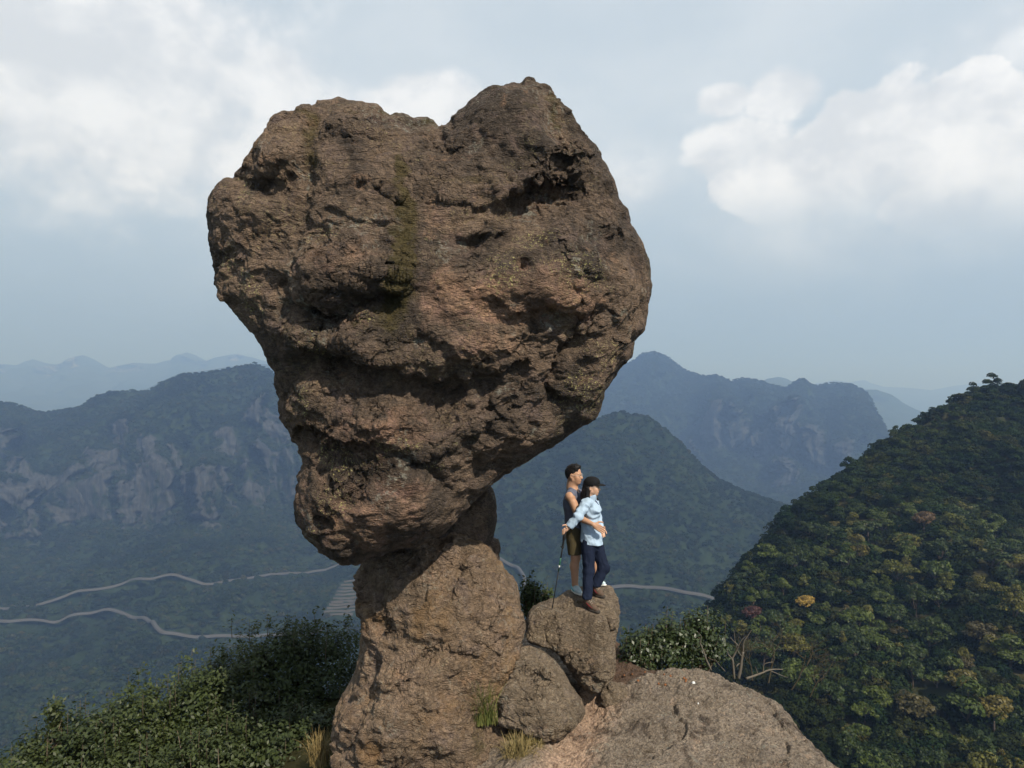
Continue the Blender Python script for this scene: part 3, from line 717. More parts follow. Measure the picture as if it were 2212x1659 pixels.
# bare soil pocket at the back of the slab, as a mask for the material
soil = sstep(fbm(pt * 1.6, 220, 4).reshape(X.shape) * .5 + (Y - (9.15 + .12 * np.sin(3 * X))) * 1.6, -0.1, .35) * sstep(X, 1.0, 1.25) * sstep(X, 3.1, 2.8)
m_slab, T = new_mat('slab and soil')
M_SLAB.node_tree  # plain slab stays available for reuse
o = obj('rock_slab', np.stack([X, Y, Z], -1).reshape(-1, 3), grid_faces(ny, nx), M_SLAB, attrs={'moss': np.zeros(X.size), 'grey': np.zeros(X.size), 'soil': soil.ravel(), 'fresh': .8 * worn.ravel()})
tag(o, 'broad pale rock slab in front of the boulders, rounded off to a drop', 'rock slab')
bpy.data.materials.remove(m_slab)
T = NT(M_SLAB.node_tree)
bs = [n for n in M_SLAB.node_tree.nodes if n.type == 'BSDF_PRINCIPLED'][0]
old = bs.inputs['Base Color'].links[0].from_socket
tco = T.n('ShaderNodeTexCoord').outputs['Object']
sa = T.n('ShaderNodeAttribute', attribute_name='soil').outputs['Fac']
sn = T.noise(tco, 20, 6, .7)
sm = T.step(T.math('ADD', sa, T.math('MULTIPLY', T.math('SUBTRACT', T.noise(tco, 5, 5, .6), .5), .8)), .35, .6)
T.t.links.new(T.mix(T.math('MULTIPLY', sm, .9), old, T.mix(sn, (0.07, 0.042, 0.028, 1), (0.17, 0.105, 0.072, 1))), bs.inputs['Base Color'])

# ------------------------------------------------------------------ terrain: hills and mountains
def veg_ground(name, c1, c2, rockcol=(0.30, 0.27, 0.25), rockamt=1.0, s=0.02):
    m, T = new_mat(name)
    t = T.n('ShaderNodeTexCoord').outputs['Object']
    n = T.noise(t, s, 8.0, 0.65); n2 = T.noise(t, s * 9, 6.0, 0.7)
    c = T.mix(T.step(n, .35, .65), c4(c1), c4(c2))
    c = T.mix(n2, T.mix(1.0, c, (.5, .5, .5, 1), 'MULTIPLY'), T.mix(1.0, c, (1.35, 1.35, 1.3, 1), 'MULTIPLY'))
    a = T.n('ShaderNodeAttribute', attribute_name='cliff').outputs['Fac']
    st = T.noise(T.vmath('MULTIPLY', t, (1, 1, 0.12)), s * 5, 7.0, 0.65)
    st2 = T.noise(T.vmath('MULTIPLY', t, (1, 1, 0.07)), s * 11, 6.0, 0.7)
    rc = T.mix(T.step(st2, .35, .65), c4([x * .5 for x in rockcol]), c4([x * 1.3 for x in rockcol]))
    k = T.math('ADD', T.math('MULTIPLY', T.math('SUBTRACT', n2, .5), .6), T.math('MULTIPLY', T.math('SUBTRACT', st, .5), 1.8))
    k = T.math('MULTIPLY', T.step(T.math('ADD', a, T.math('MULTIPLY', k, T.step(a, .05, .35))), .45, .70), rockamt)
    c = T.mix(k, c, rc)
    finish(T, T.n('ShaderNodeBsdfPrincipled', ins={'Base Color': c, 'Roughness': 1.0, 'Specular IOR Level': 0.0})); return m


M_FAR = veg_ground('far slopes', (0.030, 0.045, 0.022), (0.045, 0.055, 0.026), (.17, .155, .14), .9, .003)
M_MTN = veg_ground('wooded mountain floor', (0.012, 0.020, 0.010), (0.020, 0.029, 0.012), (.044, .045, .047), 0.9, .02)
M_NEAR = veg_ground('forest floor', (0.022, 0.026, 0.012), (0.04, 0.036, 0.018), (.22, .20, .18), 1.0, .2)


class Sheet:
    """a slope from a ridge line (u, v, distance) down to a foot, as one height-carrying grid in metres"""
    def __init__(s, ridge, vb, db, prof, nu, nt, u0, u1, noise=(), back=True, cliffs=(), seed=0, colw=9.0, cliff_amp=1.0):
        r = np.asarray(ridge, float); s.us = np.linspace(u0, u1, nu)
        vr = np.interp(s.us, r[:, 0], r[:, 1]); dr = np.interp(s.us, r[:, 0], r[:, 2])
        t = np.linspace(0, 1, nt)
        vbb = np.maximum(np.full(nu, vb), vr + 20)
        Vp = vr[None] + (vbb - vr)[None] * t[:, None]
        f = np.interp(t, [a for a, _ in prof], [b for _, b in prof])
        D = dr[None] + (db - dr)[None] * f[:, None]
        U = np.repeat(s.us[None], nt, 0)
        G = np.stack([(U - CX) / FPX * D, D, CAMZ - (Vp - CY) / FPX * D], -1)
        s.cliff = np.zeros(U.shape)
        fl = G.reshape(-1, 3)
        wob = fbm(fl * np.array([.02, .02, .012]) * (1200 / np.mean(dr)), seed + 5, 5, .6).reshape(U.shape)
        win = sstep(t, 0, .12)[:, None] * .75 + .25
        for (amp, L, zf, kind) in noise:
            q = fl / np.array([L, L * 1.6, L * zf])
            nn = (ridged(q, seed + int(L), 5, .5) - .15) if kind == 'r' else fbm(q, seed + int(L), 5, .5)
            G[..., 1] -= (amp * nn).reshape(U.shape) * win
            G[..., 2] += (0.25 * amp * nn).reshape(U.shape) * win
        for (ua, ub, va, vb_) in cliffs:
            uc, hw = (ua + ub) / 2, (ub - ua) / 2
            du = np.abs(U - uc + 22 * wob) / hw; vv = (Vp + 45 * wob * (1 + 0 * U) - va) / (vb_ - va)
            m = sstep(du, 1.35, .75) * sstep(vv, -.25, .12) * sstep(vv, 1.12, .92)
            jb = np.argmin(np.abs(Vp - vb_), 0); yb = G[jb, np.arange(nu), 1]
            yb = np.convolve(np.r_[[yb[0]] * 4, yb, [yb[-1]] * 4], np.ones(9) / 9, 'valid')
            col = fbm(np.stack([U.ravel() / colw, Vp.ravel() / (colw * 9), np.zeros(U.size)], -1), seed + 9, 4, .6).reshape(U.shape)
            tgt = np.minimum(G[..., 1], yb[None] + (Vp.max(0)[None] * 0) + (1 - np.clip(vv, 0, 1)) * 10 - 16 * col * cliff_amp)
            ratio = 1 + (tgt / G[..., 1] - 1) * m
            G *= 1  # keep metres
            dy = G[..., 1] * (ratio - 1); G[..., 1] += dy; G[..., 2] = CAMZ + (G[..., 2] - CAMZ) * ratio; G[..., 0] *= ratio
            s.cliff = np.maximum(s.cliff, m * (0.72 + .5 * wob))
        if back:
            rg = G[0]; rows = []
            for k in range(5, 0, -1):
                b = rg.copy(); y0_ = b[:, 1].copy(); b[:, 1] += 60 * k ** 1.3 * (np.mean(dr) / 1200 + .1); b[:, 2] -= (8 * k ** 1.8) * (np.mean(dr) / 1200 + .1); b[:, 0] *= b[:, 1] / y0_ * (1 + (.02 * k if back == 2 else 0)); rows.append(b)
            G = np.concatenate([np.array(rows), G]); s.cliff = np.concatenate([np.zeros((5, nu)), s.cliff]); s.nb = 5
        else: s.nb = 0
        s.G = G

    def build(s, name, mat, label=None):
        n, m = s.G.shape[:2]
        o = obj(name, s.G.reshape(-1, 3), grid_faces(n, m)[:, ::-1], mat, attrs={'cliff': s.cliff.ravel()})
        return tag(o, label, None, None, 'structure')

    def at(s, u, v):
        """the surface point seen at a pixel"""
        g = s.G[s.nb:]; gu, gv = to_px(g); k = np.argmin((gu - u) ** 2 + (gv - v) ** 2)
        return g.reshape(-1, 3)[k].copy()

    def scatter(s, rng, spacing, umin, umax, keep=None, clear=(), clear_r=9.0, vmax=1700):
        g = s.G; a, b, c = g[:-1, :-1], g[:-1, 1:], g[1:, :-1]
        area = np.linalg.norm(np.cross(b - a, c - a), axis=2)
        gu, gv = to_px(a); cl = s.cliff[:-1, :-1]
        w = area * np.clip(1 - 1.6 * np.clip(cl - .15, 0, 1), 0.03, 1) * (gu > umin) * (gu < umax) * (gv < vmax)
        if s.nb: w[:s.nb - 2] = 0
        n = int(w.sum() / spacing ** 2); idx = rng.choice(w.size, n, p=(w / w.sum()).ravel())
        i, j = np.unravel_index(idx, w.shape); f = rng.random((n, 2))
        p = a[i, j] + (b[i, j] - a[i, j]) * f[:, :1] + (c[i, j] - a[i, j]) * f[:, 1:]
        for line in clear:
            dmin = np.full(n, 1e9)
            for k in range(len(line) - 1):
                e = line[k + 1] - line[k]; e2 = e[:2] @ e[:2] + 1e-9
                tt = np.clip(((p[:, :2] - line[k][:2]) @ e[:2]) / e2, 0, 1)
                dmin = np.minimum(dmin, np.linalg.norm(p[:, :2] - line[k][:2] - tt[:, None] * e[:2], axis=1))
            p = p[dmin > clear_r]; n = len(p)
        return p


ground = obj('ground', np.array([[-30000, -3000, -345], [30000, -3000, -345], [30000, 40000, -345], [-30000, 40000, -345.]]), np.array([[0, 1, 2, 3]]), M_FAR, attrs={'cliff': np.zeros(4)})
tag(ground, None, None, None, 'structure')

fl = Sheet([(-1700, 790, 7600), (-1300, 772, 7500), (-1000, 795, 7400), (-700, 778, 7300), (-500, 792, 7200), (-300, 800, 7200), (0, 788, 7000), (40, 791, 7000), (60, 781, 7000), (75, 777, 7000), (100, 785, 7000), (130, 788, 7000), (160, 774, 7000), (185, 769, 7000), (205, 777, 7000), (240, 797, 7000),
            (290, 786, 7000), (340, 788, 7000), (375, 780, 7000), (405, 763, 7000), (425, 769, 7000), (448, 781, 7000), (475, 773, 7000), (515, 766, 7000), (550, 774, 7000), (590, 786, 7000), (700, 800, 7000), (900, 812, 7000), (1200, 800, 7200), (1500, 815, 7400)],
           905, 4600, [(0, 0), (1, 1)], 560, 60, -1700, 1500, [(420, 500, 1.2, 'r'), (60, 120, .7, 'f')], seed=301, cliffs=[(0, 20, 795, 812), (160, 180, 776, 800), (150, 175, 802, 812), (420, 470, 790, 800), (500, 530, 774, 790), (100, 140, 800, 815), (230, 330, 798, 806)], colw=5)
fl.build('far_mountains', M_FAR)
fl2 = Sheet([(-100, 960, 3500), (200, 880, 3600), (300, 850, 3700), (345, 825, 3800), (390, 808, 3800), (440, 803, 3800), (520, 790, 3900), (580, 788, 3900), (700, 800, 4000), (850, 830, 4000), (1000, 815, 4100), (1200, 850, 4200), (1500, 925, 4200)], 930, 2600, [(0, 0), (1, 1)], 300, 40, -100, 1500, [(160, 300, 1, 'r')], seed=311)
fl2.build('far_mountains', M_FAR)
fr = Sheet([(600, 815, 9000), (1000, 832, 9000), (1400, 850, 9000), (1700, 836, 9000), (1760, 829, 9000), (1800, 822, 9000), (1830, 826, 9000), (1865, 822, 9000), (1900, 836, 9000), (1950, 838, 9000), (2010, 843, 9000), (2060, 834, 9000), (2110, 829, 9000), (2160, 832, 9000), (2212, 838, 9000), (2500, 825, 9000), (3600, 835, 9000)],
           900, 6500, [(0, 0), (1, 1)], 520, 40, 600, 3600, [(300, 500, 1, 'r')], seed=321)
fr.build('far_mountains', M_FAR)
fr2 = Sheet([(1150, 900, 4200), (1560, 850, 4200), (1635, 832, 4200), (1655, 819, 4200), (1680, 815, 4200), (1700, 819, 4200), (1725, 833, 4200), (1760, 836, 4300), (1790, 830, 4300), (1830, 838, 4300), (1868, 843, 3700), (1892, 842, 3700), (1925, 855, 3700), (1960, 878, 3700), (2010, 900, 3600), (2080, 925, 3500), (2300, 960, 3400), (3400, 900, 3400)],
            985, 2700, [(0, 0), (1, 1)], 480, 50, 1150, 3400, [(140, 260, 1, 'r'), (20, 50, 1, 'f')], seed=331)
fr2.build('far_mountains', M_FAR)

rm = Sheet([(350, 925, 2700), (600, 900, 2650), (800, 880, 2600), (950, 888, 2550), (1150, 880, 2500), (1230, 852, 2500), (1290, 826, 2550), (1330, 803, 2600), (1362, 784, 2600), (1386, 767, 2600), (1410, 760, 2600), (1438, 771, 2600), (1470, 796, 2550), (1498, 812, 2400), (1520, 816, 2300), (1545, 814, 2250), (1580, 826, 2250), (1600, 820, 2200), (1632, 824, 2200),
            (1655, 835, 2150), (1690, 843, 2100), (1712, 829, 2100), (1730, 822, 2100), (1755, 837, 2100), (1785, 831, 2050), (1830, 833, 2000), (1862, 846, 2000), (1880, 870, 2000), (1890, 900, 2000), (1905, 935, 2000), (1940, 972, 1950), (2000, 1003, 1900), (2120, 1050, 1900), (2700, 1010, 1900)],
           1165, 1180, [(0, 0), (.15, .2), (.62, .48), (1, 1)], 760, 170, 350, 2700, [(190, 260, 2.6, 'r'), (40, 70, 1.5, 'r')], seed=341,
           cliffs=[(1570, 1612, 905, 985), (1620, 1665, 925, 1000), (1672, 1720, 915, 1010), (1728, 1765, 940, 1035), (1520, 1555, 900, 975), (1650, 1700, 1010, 1060), (1775, 1812, 960, 1040), (1480, 1500, 960, 1010), (1700, 1720, 880, 915)], colw=6, cliff_amp=1.0)
rm.build('mountain', M_MTN)
LM_CL = [(110, 175, 1035, 1085), (225, 300, 985, 1030), (150, 200, 1105, 1140), (330, 380, 965, 1000), (410, 440, 1030, 1090), (495, 515, 1020, 1075), (540, 580, 1045, 1095), (480, 540, 950, 990), (600, 640, 900, 960), (60, 120, 1010, 1050), (-60, 0, 1040, 1120), (0, 30, 1030, 1060), (60, 132, 1070, 1176), (172, 265, 1027, 1126), (278, 317, 1044, 1143), (314, 393, 1004, 1136), (440, 496, 1004, 1143), (509, 536, 1070, 1103), (579, 648, 978, 1077), (555, 595, 865, 951), (264, 311, 925, 971), (0, 70, 938, 1000), (396, 412, 975, 1025), (540, 560, 1010, 1050), (20, 50, 1120, 1160)]
lm = Sheet([(-1700, 860, 1500), (-1200, 842, 1480), (-900, 862, 1450), (-600, 838, 1420), (-400, 850, 1400), (-60, 868, 1350), (0, 874, 1350), (40, 879, 1350), (95, 896, 1350), (130, 893, 1350), (165, 889, 1350), (190, 881, 1350), (215, 865, 1350), (240, 852, 1350), (270, 848, 1350), (310, 850, 1350), (345, 838, 1350), (380, 822, 1350), (410, 815, 1350), (450, 813, 1350), (500, 804, 1370), (535, 795, 1380), (555, 790, 1380),
            (575, 798, 1380), (600, 815, 1370), (660, 850, 1350), (760, 890, 1300), (900, 950, 1250), (1060, 1010, 1200)],
           1720, 440, [(0, 0), (.12, .13), (.30, .25), (.34, .30), (.5, .55), (.7, .78), (1, 1)], 900, 330, -1700, 1060, [(150, 210, 2.2, 'r'), (34, 60, 1.4, 'r')], seed=351, cliffs=LM_CL, colw=5, cliff_amp=.4)
lm.build('mountain', M_MTN)
mh = Sheet([(560, 1600, 880), (700, 1430, 880), (770, 1345, 880), (860, 1150, 890), (930, 1060, 910), (1000, 1010, 930), (1100, 985, 950), (1190, 965, 960), (1230, 940, 960), (1265, 918, 960), (1300, 905, 960), (1335, 890, 960), (1365, 898, 960), (1400, 905, 950), (1435, 930, 930), (1470, 965, 910), (1505, 1005, 900), (1545, 1040, 890), (1600, 1066, 880), (1680, 1095, 860), (1780, 1140, 840), (1950, 1200, 820)],
           1720, 400, [(0, 0), (.35, .42), (.5, .58), (1, 1)], 500, 280, 560, 1950, [(70, 170, 2.0, 'r'), (14, 40, 1.3, 'r')], seed=361, cliffs=[(1430, 1442, 935, 952), (1462, 1475, 972, 985)], colw=5)
mh.build('hill', M_MTN)
rh = Sheet([(1380, 1760, 120), (1450, 1560, 140), (1500, 1425, 146), (1555, 1328, 152), (1590, 1274, 158), (1620, 1238, 162), (1660, 1181, 168), (1700, 1136, 172), (1760, 1084, 178), (1800, 1056, 182), (1850, 1016, 187), (1900, 981, 192), (1960, 941, 197), (2000, 914, 200), (2050, 882, 203), (2090, 862, 205), (2150, 848, 208), (2212, 858, 210), (2320, 866, 215), (2700, 905, 225), (3400, 930, 240)],
           2050, 52, [(0, 0), (.5, .62), (1, 1)], 330, 200, 1380, 3400, [(16, 34, 2.0, 'r'), (4, 10, 1.2, 'r')], seed=371, back=2)
rh.build('hillside', M_NEAR)

# crest on which the rocks and shrubs stand: falls away on all sides
X, Y = np.meshgrid(np.linspace(-34, 30, 200), np.linspace(3.5, 60, 180))
def crest_z(x, y):
    z = -0.35 - 0.42 * np.clip(-x - 1.6, 0, None) - 0.02 * np.clip(-x - 1.6, 0, None) ** 2 - 1.9 * np.clip(x - 3.0, 0, None) - 0.10 * np.clip(x - 3.0, 0, None) ** 2
    yf = 10.4 + 1.6 * sstep(x, -1.5, -4.0)
    return z - 1.2 * np.clip(y - yf, 0, None) - 0.04 * np.clip(y - yf, 0, None) ** 2 - .12 * np.clip(8 - y, 0, None)
Zc = crest_z(X, Y); Zc = np.maximum(Zc + .25 * fbm(np.stack([X, Y, Zc * 0], -1).reshape(-1, 3) * .8, 381, 4).reshape(X.shape), -140)
o = obj('crest_ground', np.stack([X, Y, Zc], -1).reshape(-1, 3), grid_faces(180, 200), M_NEAR, attrs={'cliff': np.zeros(X.size)}); tag(o, None, None, None, 'structure')

# ------------------------------------------------------------------ roads and tilled terraces in the valley
M_ROAD = plain('pale road', (0.058, 0.057, 0.056), .9, .1, .15, .05)
ROADS = [
    (lm, [(-30, 1318), (0, 1316), (52, 1314.5), (87, 1309), (121, 1304), (156, 1294), (194, 1283), (226, 1273), (278, 1262), (312, 1259), (350, 1257), (382, 1255.5), (410, 1260), (437, 1264), (486, 1258), (538, 1251), (590, 1245), (660, 1239), (694, 1235), (768, 1226), (830, 1215)], 3.0),
    (lm, [(-30, 1335), (0, 1351), (21, 1361), (45, 1366), (83, 1358), (115, 1356), (156, 1347.5), (194, 1340.6), (236, 1336), (271, 1336), (299, 1338), (323, 1346), (337, 1360), (351, 1373.6), (365, 1379.5), (410, 1381.5), (451, 1377), (503, 1375), (555, 1376), (608, 1377), (700, 1372)], 3.2),
    (mh, [(1290, 1282), (1324, 1276), (1372, 1272.5), (1411, 1271), (1446, 1277), (1479, 1286), (1509, 1296), (1545, 1306), (1590, 1316)], 2.6),
    (mh, [(1060, 1212), (1089, 1219), (1113, 1228), (1125, 1240), (1134, 1257), (1130, 1280)], 2.6)]
LINES = {id(lm): [], id(mh): []}
def road_ribbon(line, width, lift, on=None):
    p = np.asarray(line); 
    L = np.r_[0, np.cumsum(np.linalg.norm(np.diff(p, axis=0), axis=1))]; n = max(30, int(L[-1] / 5)); s = np.linspace(0, L[-1], n)
    q = np.stack([np.interp(s, L, p[:, k]) for k in range(3)], -1)
    for _ in range(6): q[1:-1] = (q[:-2] + 2 * q[1:-1] + q[2:]) / 4
    if on is not None:
        g = on.G[on.nb:].reshape(-1, 3); g = g[(np.abs(g[:, 0] - q[:, 0].mean()) < 900)]
        for i in range(n):
            d2 = (g[:, 0] - q[i, 0]) ** 2 + (g[:, 1] - q[i, 1]) ** 2; nr = d2 < 6.5 ** 2
            q[i, 2] = g[nr, 2].max() if nr.any() else g[np.argmin(d2), 2]
        for _ in range(3):
            zz = q[:, 2].copy(); zz[1:-1] = np.maximum(np.maximum(q[:-2, 2], q[2:, 2]), q[1:-1, 2]) * .5 + q[1:-1, 2] * .5; q[:, 2] = zz
        q[1:-1, 2] = (q[:-2, 2] + 2 * q[1:-1, 2] + q[2:, 2]) / 4
    tg = np.gradient(q, axis=0); sd = np.stack([tg[:, 1], -tg[:, 0], 0 * tg[:, 0]], -1); sd /= np.linalg.norm(sd, axis=1)[:, None]
    w = width / 2
    rows = [q - sd * w, q + sd * w]
    V = np.stack([q - sd * (w + .4) - [0, 0, 1.2], rows[0] + [0, 0, lift], rows[1] + [0, 0, lift], q + sd * (w + .4) - [0, 0, 1.2]], 1)
    return V.reshape(-1, 3), grid_faces(n, 4), q, sd
for sh_, pts, wd in ROADS:
    line = np.array([sh_.at(u, v) for u, v in pts]); V, F, q, sd = road_ribbon(line, wd, 1.0, sh_)
    o = obj('road', V, F, M_ROAD); tag(o, None, None, None, 'structure')
    LINES[id(sh_)].append(q[::4])
M_ROW = plain('terrace soil', (0.052, 0.047, 0.040), .95, .1, .2, .3)
parts = []
for k in range(11):
    v = 1258 + 7.2 * k; ul = 742 - 4.6 * k
    ln = np.array([lm.at(u, v - (u - ul) * .05) for u in np.linspace(ul, 790, 7)]); V, F, _, _ = road_ribbon(ln, 1.6, 1.8); parts.append((V, F))
V, F = join(parts); tag(obj('terraced_field', V, F, M_ROW), 'pale terraced rows of bare soil in the valley beside the pedestal', 'field', None, 'stuff')
LINES[id(lm)].append(np.array([lm.at(735, 1262), lm.at(740, 1290), lm.at(745, 1325)])); LM_FIELD = LINES[id(lm)].pop()
# ------------------------------------------------------------------ trees
def leaf_mat(name, cols, rough=0.55, trans=0.22, patch=0.0, spec=0.25):
    m, T = new_mat(name)
    a = T.n('ShaderNodeAttribute', attribute_name='tint').outputs['Fac']
    oi = T.n('ShaderNodeObjectInfo').outputs['Random']
    ramp = T.n('ShaderNodeValToRGB', ins={0: oi}); cr = ramp.color_ramp; cols = list(cols) * (2 if len(cols) == 1 else 1)
    while len(cr.elements) < len(cols): cr.elements.new(0.5)
    for i, cc in enumerate(cols): cr.elements[i].position = i / max(1, len(cols) - 1); cr.elements[i].color = c4(cc)
    c = T.mix(a, T.mix(1.0, ramp.outputs[0], (.55, .58, .55, 1), 'MULTIPLY'), T.mix(1.0, ramp.outputs[0], (1.5, 1.45, 1.3, 1), 'MULTIPLY'))
    if patch:   # stands of different species
        g = T.n('ShaderNodeNewGeometry').outputs['Position']; pn = T.noise(g, patch, 5.0, .6); pn2 = T.noise(T.vmath('ADD', g, (300, 90, 50)), patch * 2.3, 4.0, .6)
        c = T.mix(T.step(pn, .38, .62), T.mix(1.0, c, (.62, .66, .72, 1), 'MULTIPLY'), T.mix(1.0, c, (1.45, 1.38, 1.15, 1), 'MULTIPLY'))
        c = T.mix(T.math('MULTIPLY', T.step(pn2, .58, .70), .55), c, T.mix(1.0, c, (1.9, 1.45, 1.1, 1), 'MULTIPLY'))
    p = T.n('ShaderNodeBsdfPrincipled', ins={'Base Color': c, 'Roughness': rough, 'Specular IOR Level': spec})
    tr = T.n('ShaderNodeBsdfTranslucent', ins={0: T.mix(1.0, c, (1.1, 1.2, .7, 1), 'MULTIPLY')})
    finish(T, T.n('ShaderNodeMixShader', ins={0: trans, 1: p.outputs[0], 2: tr.outputs[0]})); return m


def leaves(rng, P0, N0, size, jit=0.6, aspect=0.55, pinch=True):
    """rhombic leaves or leaf sprays at points P0 facing roughly along N0"""
    n = len(P0); N = N0 + jit * rng.normal(size=(n, 3)); N /= np.linalg.norm(N, axis=1)[:, None] + 1e-9
    a = np.cross(N, rng.normal(size=(n, 3))); a /= np.linalg.norm(a, axis=1)[:, None] + 1e-9
    b = np.cross(N, a); s = (size * rng.uniform(.6, 1.4, n))[:, None]
    V = np.stack([P0 - a * s * .5, P0 + b * s * .5 * aspect + N * s * .10, P0 + a * s * .5, P0 - b * s * .5 * aspect + N * s * .10], 1)
    return V.reshape(-1, 3), np.arange(n * 4).reshape(-1, 4), np.repeat(rng.random(n), 4)


def lobes(rng, n, rx, rz, zc):
    c = rng.normal(size=(n, 3)); c /= np.linalg.norm(c, axis=1)[:, None]; c *= rng.uniform(.35, .82, (n, 1))
    c[:, 2] = np.abs(c[:, 2]) * 1.0 - .18
    return c * np.array([rx, rx, rz]) + np.array([0, 0, zc])


def crown(rng, nl, per, rx, rz, zc, lr, size, flat=.8):
    C = lobes(rng, nl, rx, rz, zc); Ps, Ns = [], []
    for c in C:
        r = lr * rng.uniform(.7, 1.3); d = rng.normal(size=(per, 3)); d /= np.linalg.norm(d, axis=1)[:, None]
        d[:, 2] = np.where(d[:, 2] < -.35, -d[:, 2], d[:, 2])
        rad = r * rng.uniform(.55, 1.05, (per, 1)) ** .5
        Ps.append(c + d * rad * np.array([1, 1, flat])); Ns.append(d)
    return leaves(rng, np.concatenate(Ps), np.concatenate(Ns) + np.array([0, 0, .4]), size, .55, .75), C


M_BARK = plain('bark', (0.075, 0.058, 0.045), .95, .1, .4, 12, .4)
M_DEAD = plain('weathered dead wood', (0.095, 0.082, 0.066), .9, .15, .35, 14, .4)

# crown meshes at unit scale (about 5 m tall, 5 m wide)
TREES = []
for k in range(9):
    rg = np.random.default_rng(500 + k)
    (V, F, ti), C = crown(rg, *[(17, 95, 2.35, 2.3, 3.0, .80, .33, .62), (24, 60, 2.7, 1.6, 2.6, .62, .30, .55), (11, 110, 1.8, 2.9, 3.4, .85, .36, .8), (14, 90, 2.1, 2.0, 2.8, .95, .42, .6), (28, 55, 2.5, 2.6, 3.0, .55, .28, .6), (9, 130, 2.2, 1.7, 2.5, 1.1, .34, .55), (20, 70, 1.7, 3.2, 3.4, .65, .30, .7), (16, 80, 2.9, 1.9, 2.9, .75, .36, .5), (22, 48, 2.3, 2.4, 3.1, .70, .38, .65)][k])
    cr_ = (V, F, ti)
    wood = [tube(np.array([[0, 0, -.8], [.1, .05, 1.0], [.05, .1, 2.2], [0, 0, 3.3]]), [.16, .13, .10, .05], 6)]
    for c in C[:7]:
        b0 = np.array([.06, .08, rg.uniform(1.2, 2.4)]); wood.append(tube(np.array([b0, (b0 + c) / 2 + [0, 0, -.15], c]), [.07, .05, .02], 5))
    TREES.append((cr_, join(wood)))
def pine_crown(rg):
    Ps, Ns = [], []
    for k in range(7):
        z = 1.6 + .55 * k; L = 2.2 - .27 * k
        for a in rg.uniform(0, 6.28, 6):
            n = 60; t = rg.uniform(.3, 1, n)[:, None]
            d = np.array([math.cos(a), math.sin(a), .05]); Ps.append(np.array([0, 0, z]) + d * t * L + rg.normal(size=(n, 3)) * np.array([.25, .25, .07])); Ns.append(np.tile([0, 0, 1.], (n, 1)))
    return leaves(rg, np.concatenate(Ps), np.concatenate(Ns), .36, .4, .4)
rg = np.random.default_rng(77)
PINE = (pine_crown(rg), tube(np.array([[0, 0, -.8], [.1, 0, 2], [0, .1, 5.2]]), [.16, .12, .03], 6))
def bare_crown(rg, depth=4, spread=.55, r0=.09):
    out = []
    def br(p, d, L, r, k):
        q = p + d * L; mid = (p + q) / 2 + rg.normal(size=3) * L * .07
        out.append(tube(np.array([p, mid, q]), [r, r * .8, r * .6], 4, False))
        if k == 0: return
        for _ in range(rg.integers(2, 4)):
            nd = d + rg.normal(size=3) * spread + np.array([0, 0, .1]); nd /= np.linalg.norm(nd); br(p + d * L * rg.uniform(.6, 1), nd, L * rg.uniform(.6, .85), r * .68, k - 1)
    br(np.zeros(3), np.array([0, 0, 1.]), 1.0, r0, depth); return join(out)

KINDS = {  # colours, label, share
    'dark': ([(0.018, 0.030, 0.0051), (0.026, 0.040, 0.0068), (0.021, 0.035, 0.0076)], 'dark green broadleaf tree on the steep wooded hillside', .36),
    'mid': ([(0.040, 0.057, 0.0082), (0.052, 0.068, 0.0098), (0.036, 0.055, 0.0106)], 'mid green leafy tree on the steep wooded hillside', .34),
    'olive': ([(0.066, 0.066, 0.0100), (0.077, 0.070, 0.0114), (0.055, 0.061, 0.0100)], 'olive green tree turning yellowish on the steep wooded hillside', .21),
    'brown': ([(0.047, 0.040, 0.0135), (0.055, 0.044, 0.0148)], 'brownish thin crowned tree on the steep wooded hillside', .06),
    'gold': ([(0.083, 0.067, 0.0122), (0.072, 0.062, 0.0134)], 'golden brown autumn tree on the steep wooded hillside', .03)}
KMAT = {k: leaf_mat(k + ' leaves', v[0]) for k, v in KINDS.items()}
KMAT['pine'] = leaf_mat('pine needles', [(.014, .030, .018), (.018, .034, .020)])
KMAT['yellow'] = leaf_mat('yellow leaves', [(.21, .14, .03)]); KMAT['red'] = leaf_mat('red leaves', [(.045, .017, .014)]); KMAT['rust'] = leaf_mat('rust leaves', [(.068, .042, .018)])
TMESH = []
for (cr_, wd) in TREES:
    TMESH.append((mesh_data('crown', cr_[0], cr_[1], False, [KMAT['dark']], {'tint': cr_[2]}), mesh_data('trunk', wd[0], wd[1], True, [M_BARK])))
PMESH = (mesh_data('crown', PINE[0][0], PINE[0][1], False, [KMAT['pine']], {'tint': PINE[0][2]}), mesh_data('trunk', PINE[1][0], PINE[1][1], True, [M_BARK]))


def plant_tree(name, meshes, loc, sc, rz, mat, label, cat='tree', group=None):
    e = empty(name, loc, label, cat, group); e.scale = (sc[0], sc[0] * (1 + .18 * math.sin(7 * rz)), sc[1]); e.rotation_euler = (.14 * math.sin(3 * rz), .14 * math.cos(5 * rz), rz)
    for nm, md, mt in (('trunk', meshes[1], None), ('crown', meshes[0], mat)):
        c = bpy.data.objects.new(nm, md); COL.objects.link(c); c.parent = e
        if mt is not None: c.material_slots[0].link = 'OBJECT'; c.material_slots[0].material = mt
    return e


rng = np.random.default_rng(42)
pts = rh.scatter(rng, 2.0, 1385, 2800, vmax=1900)
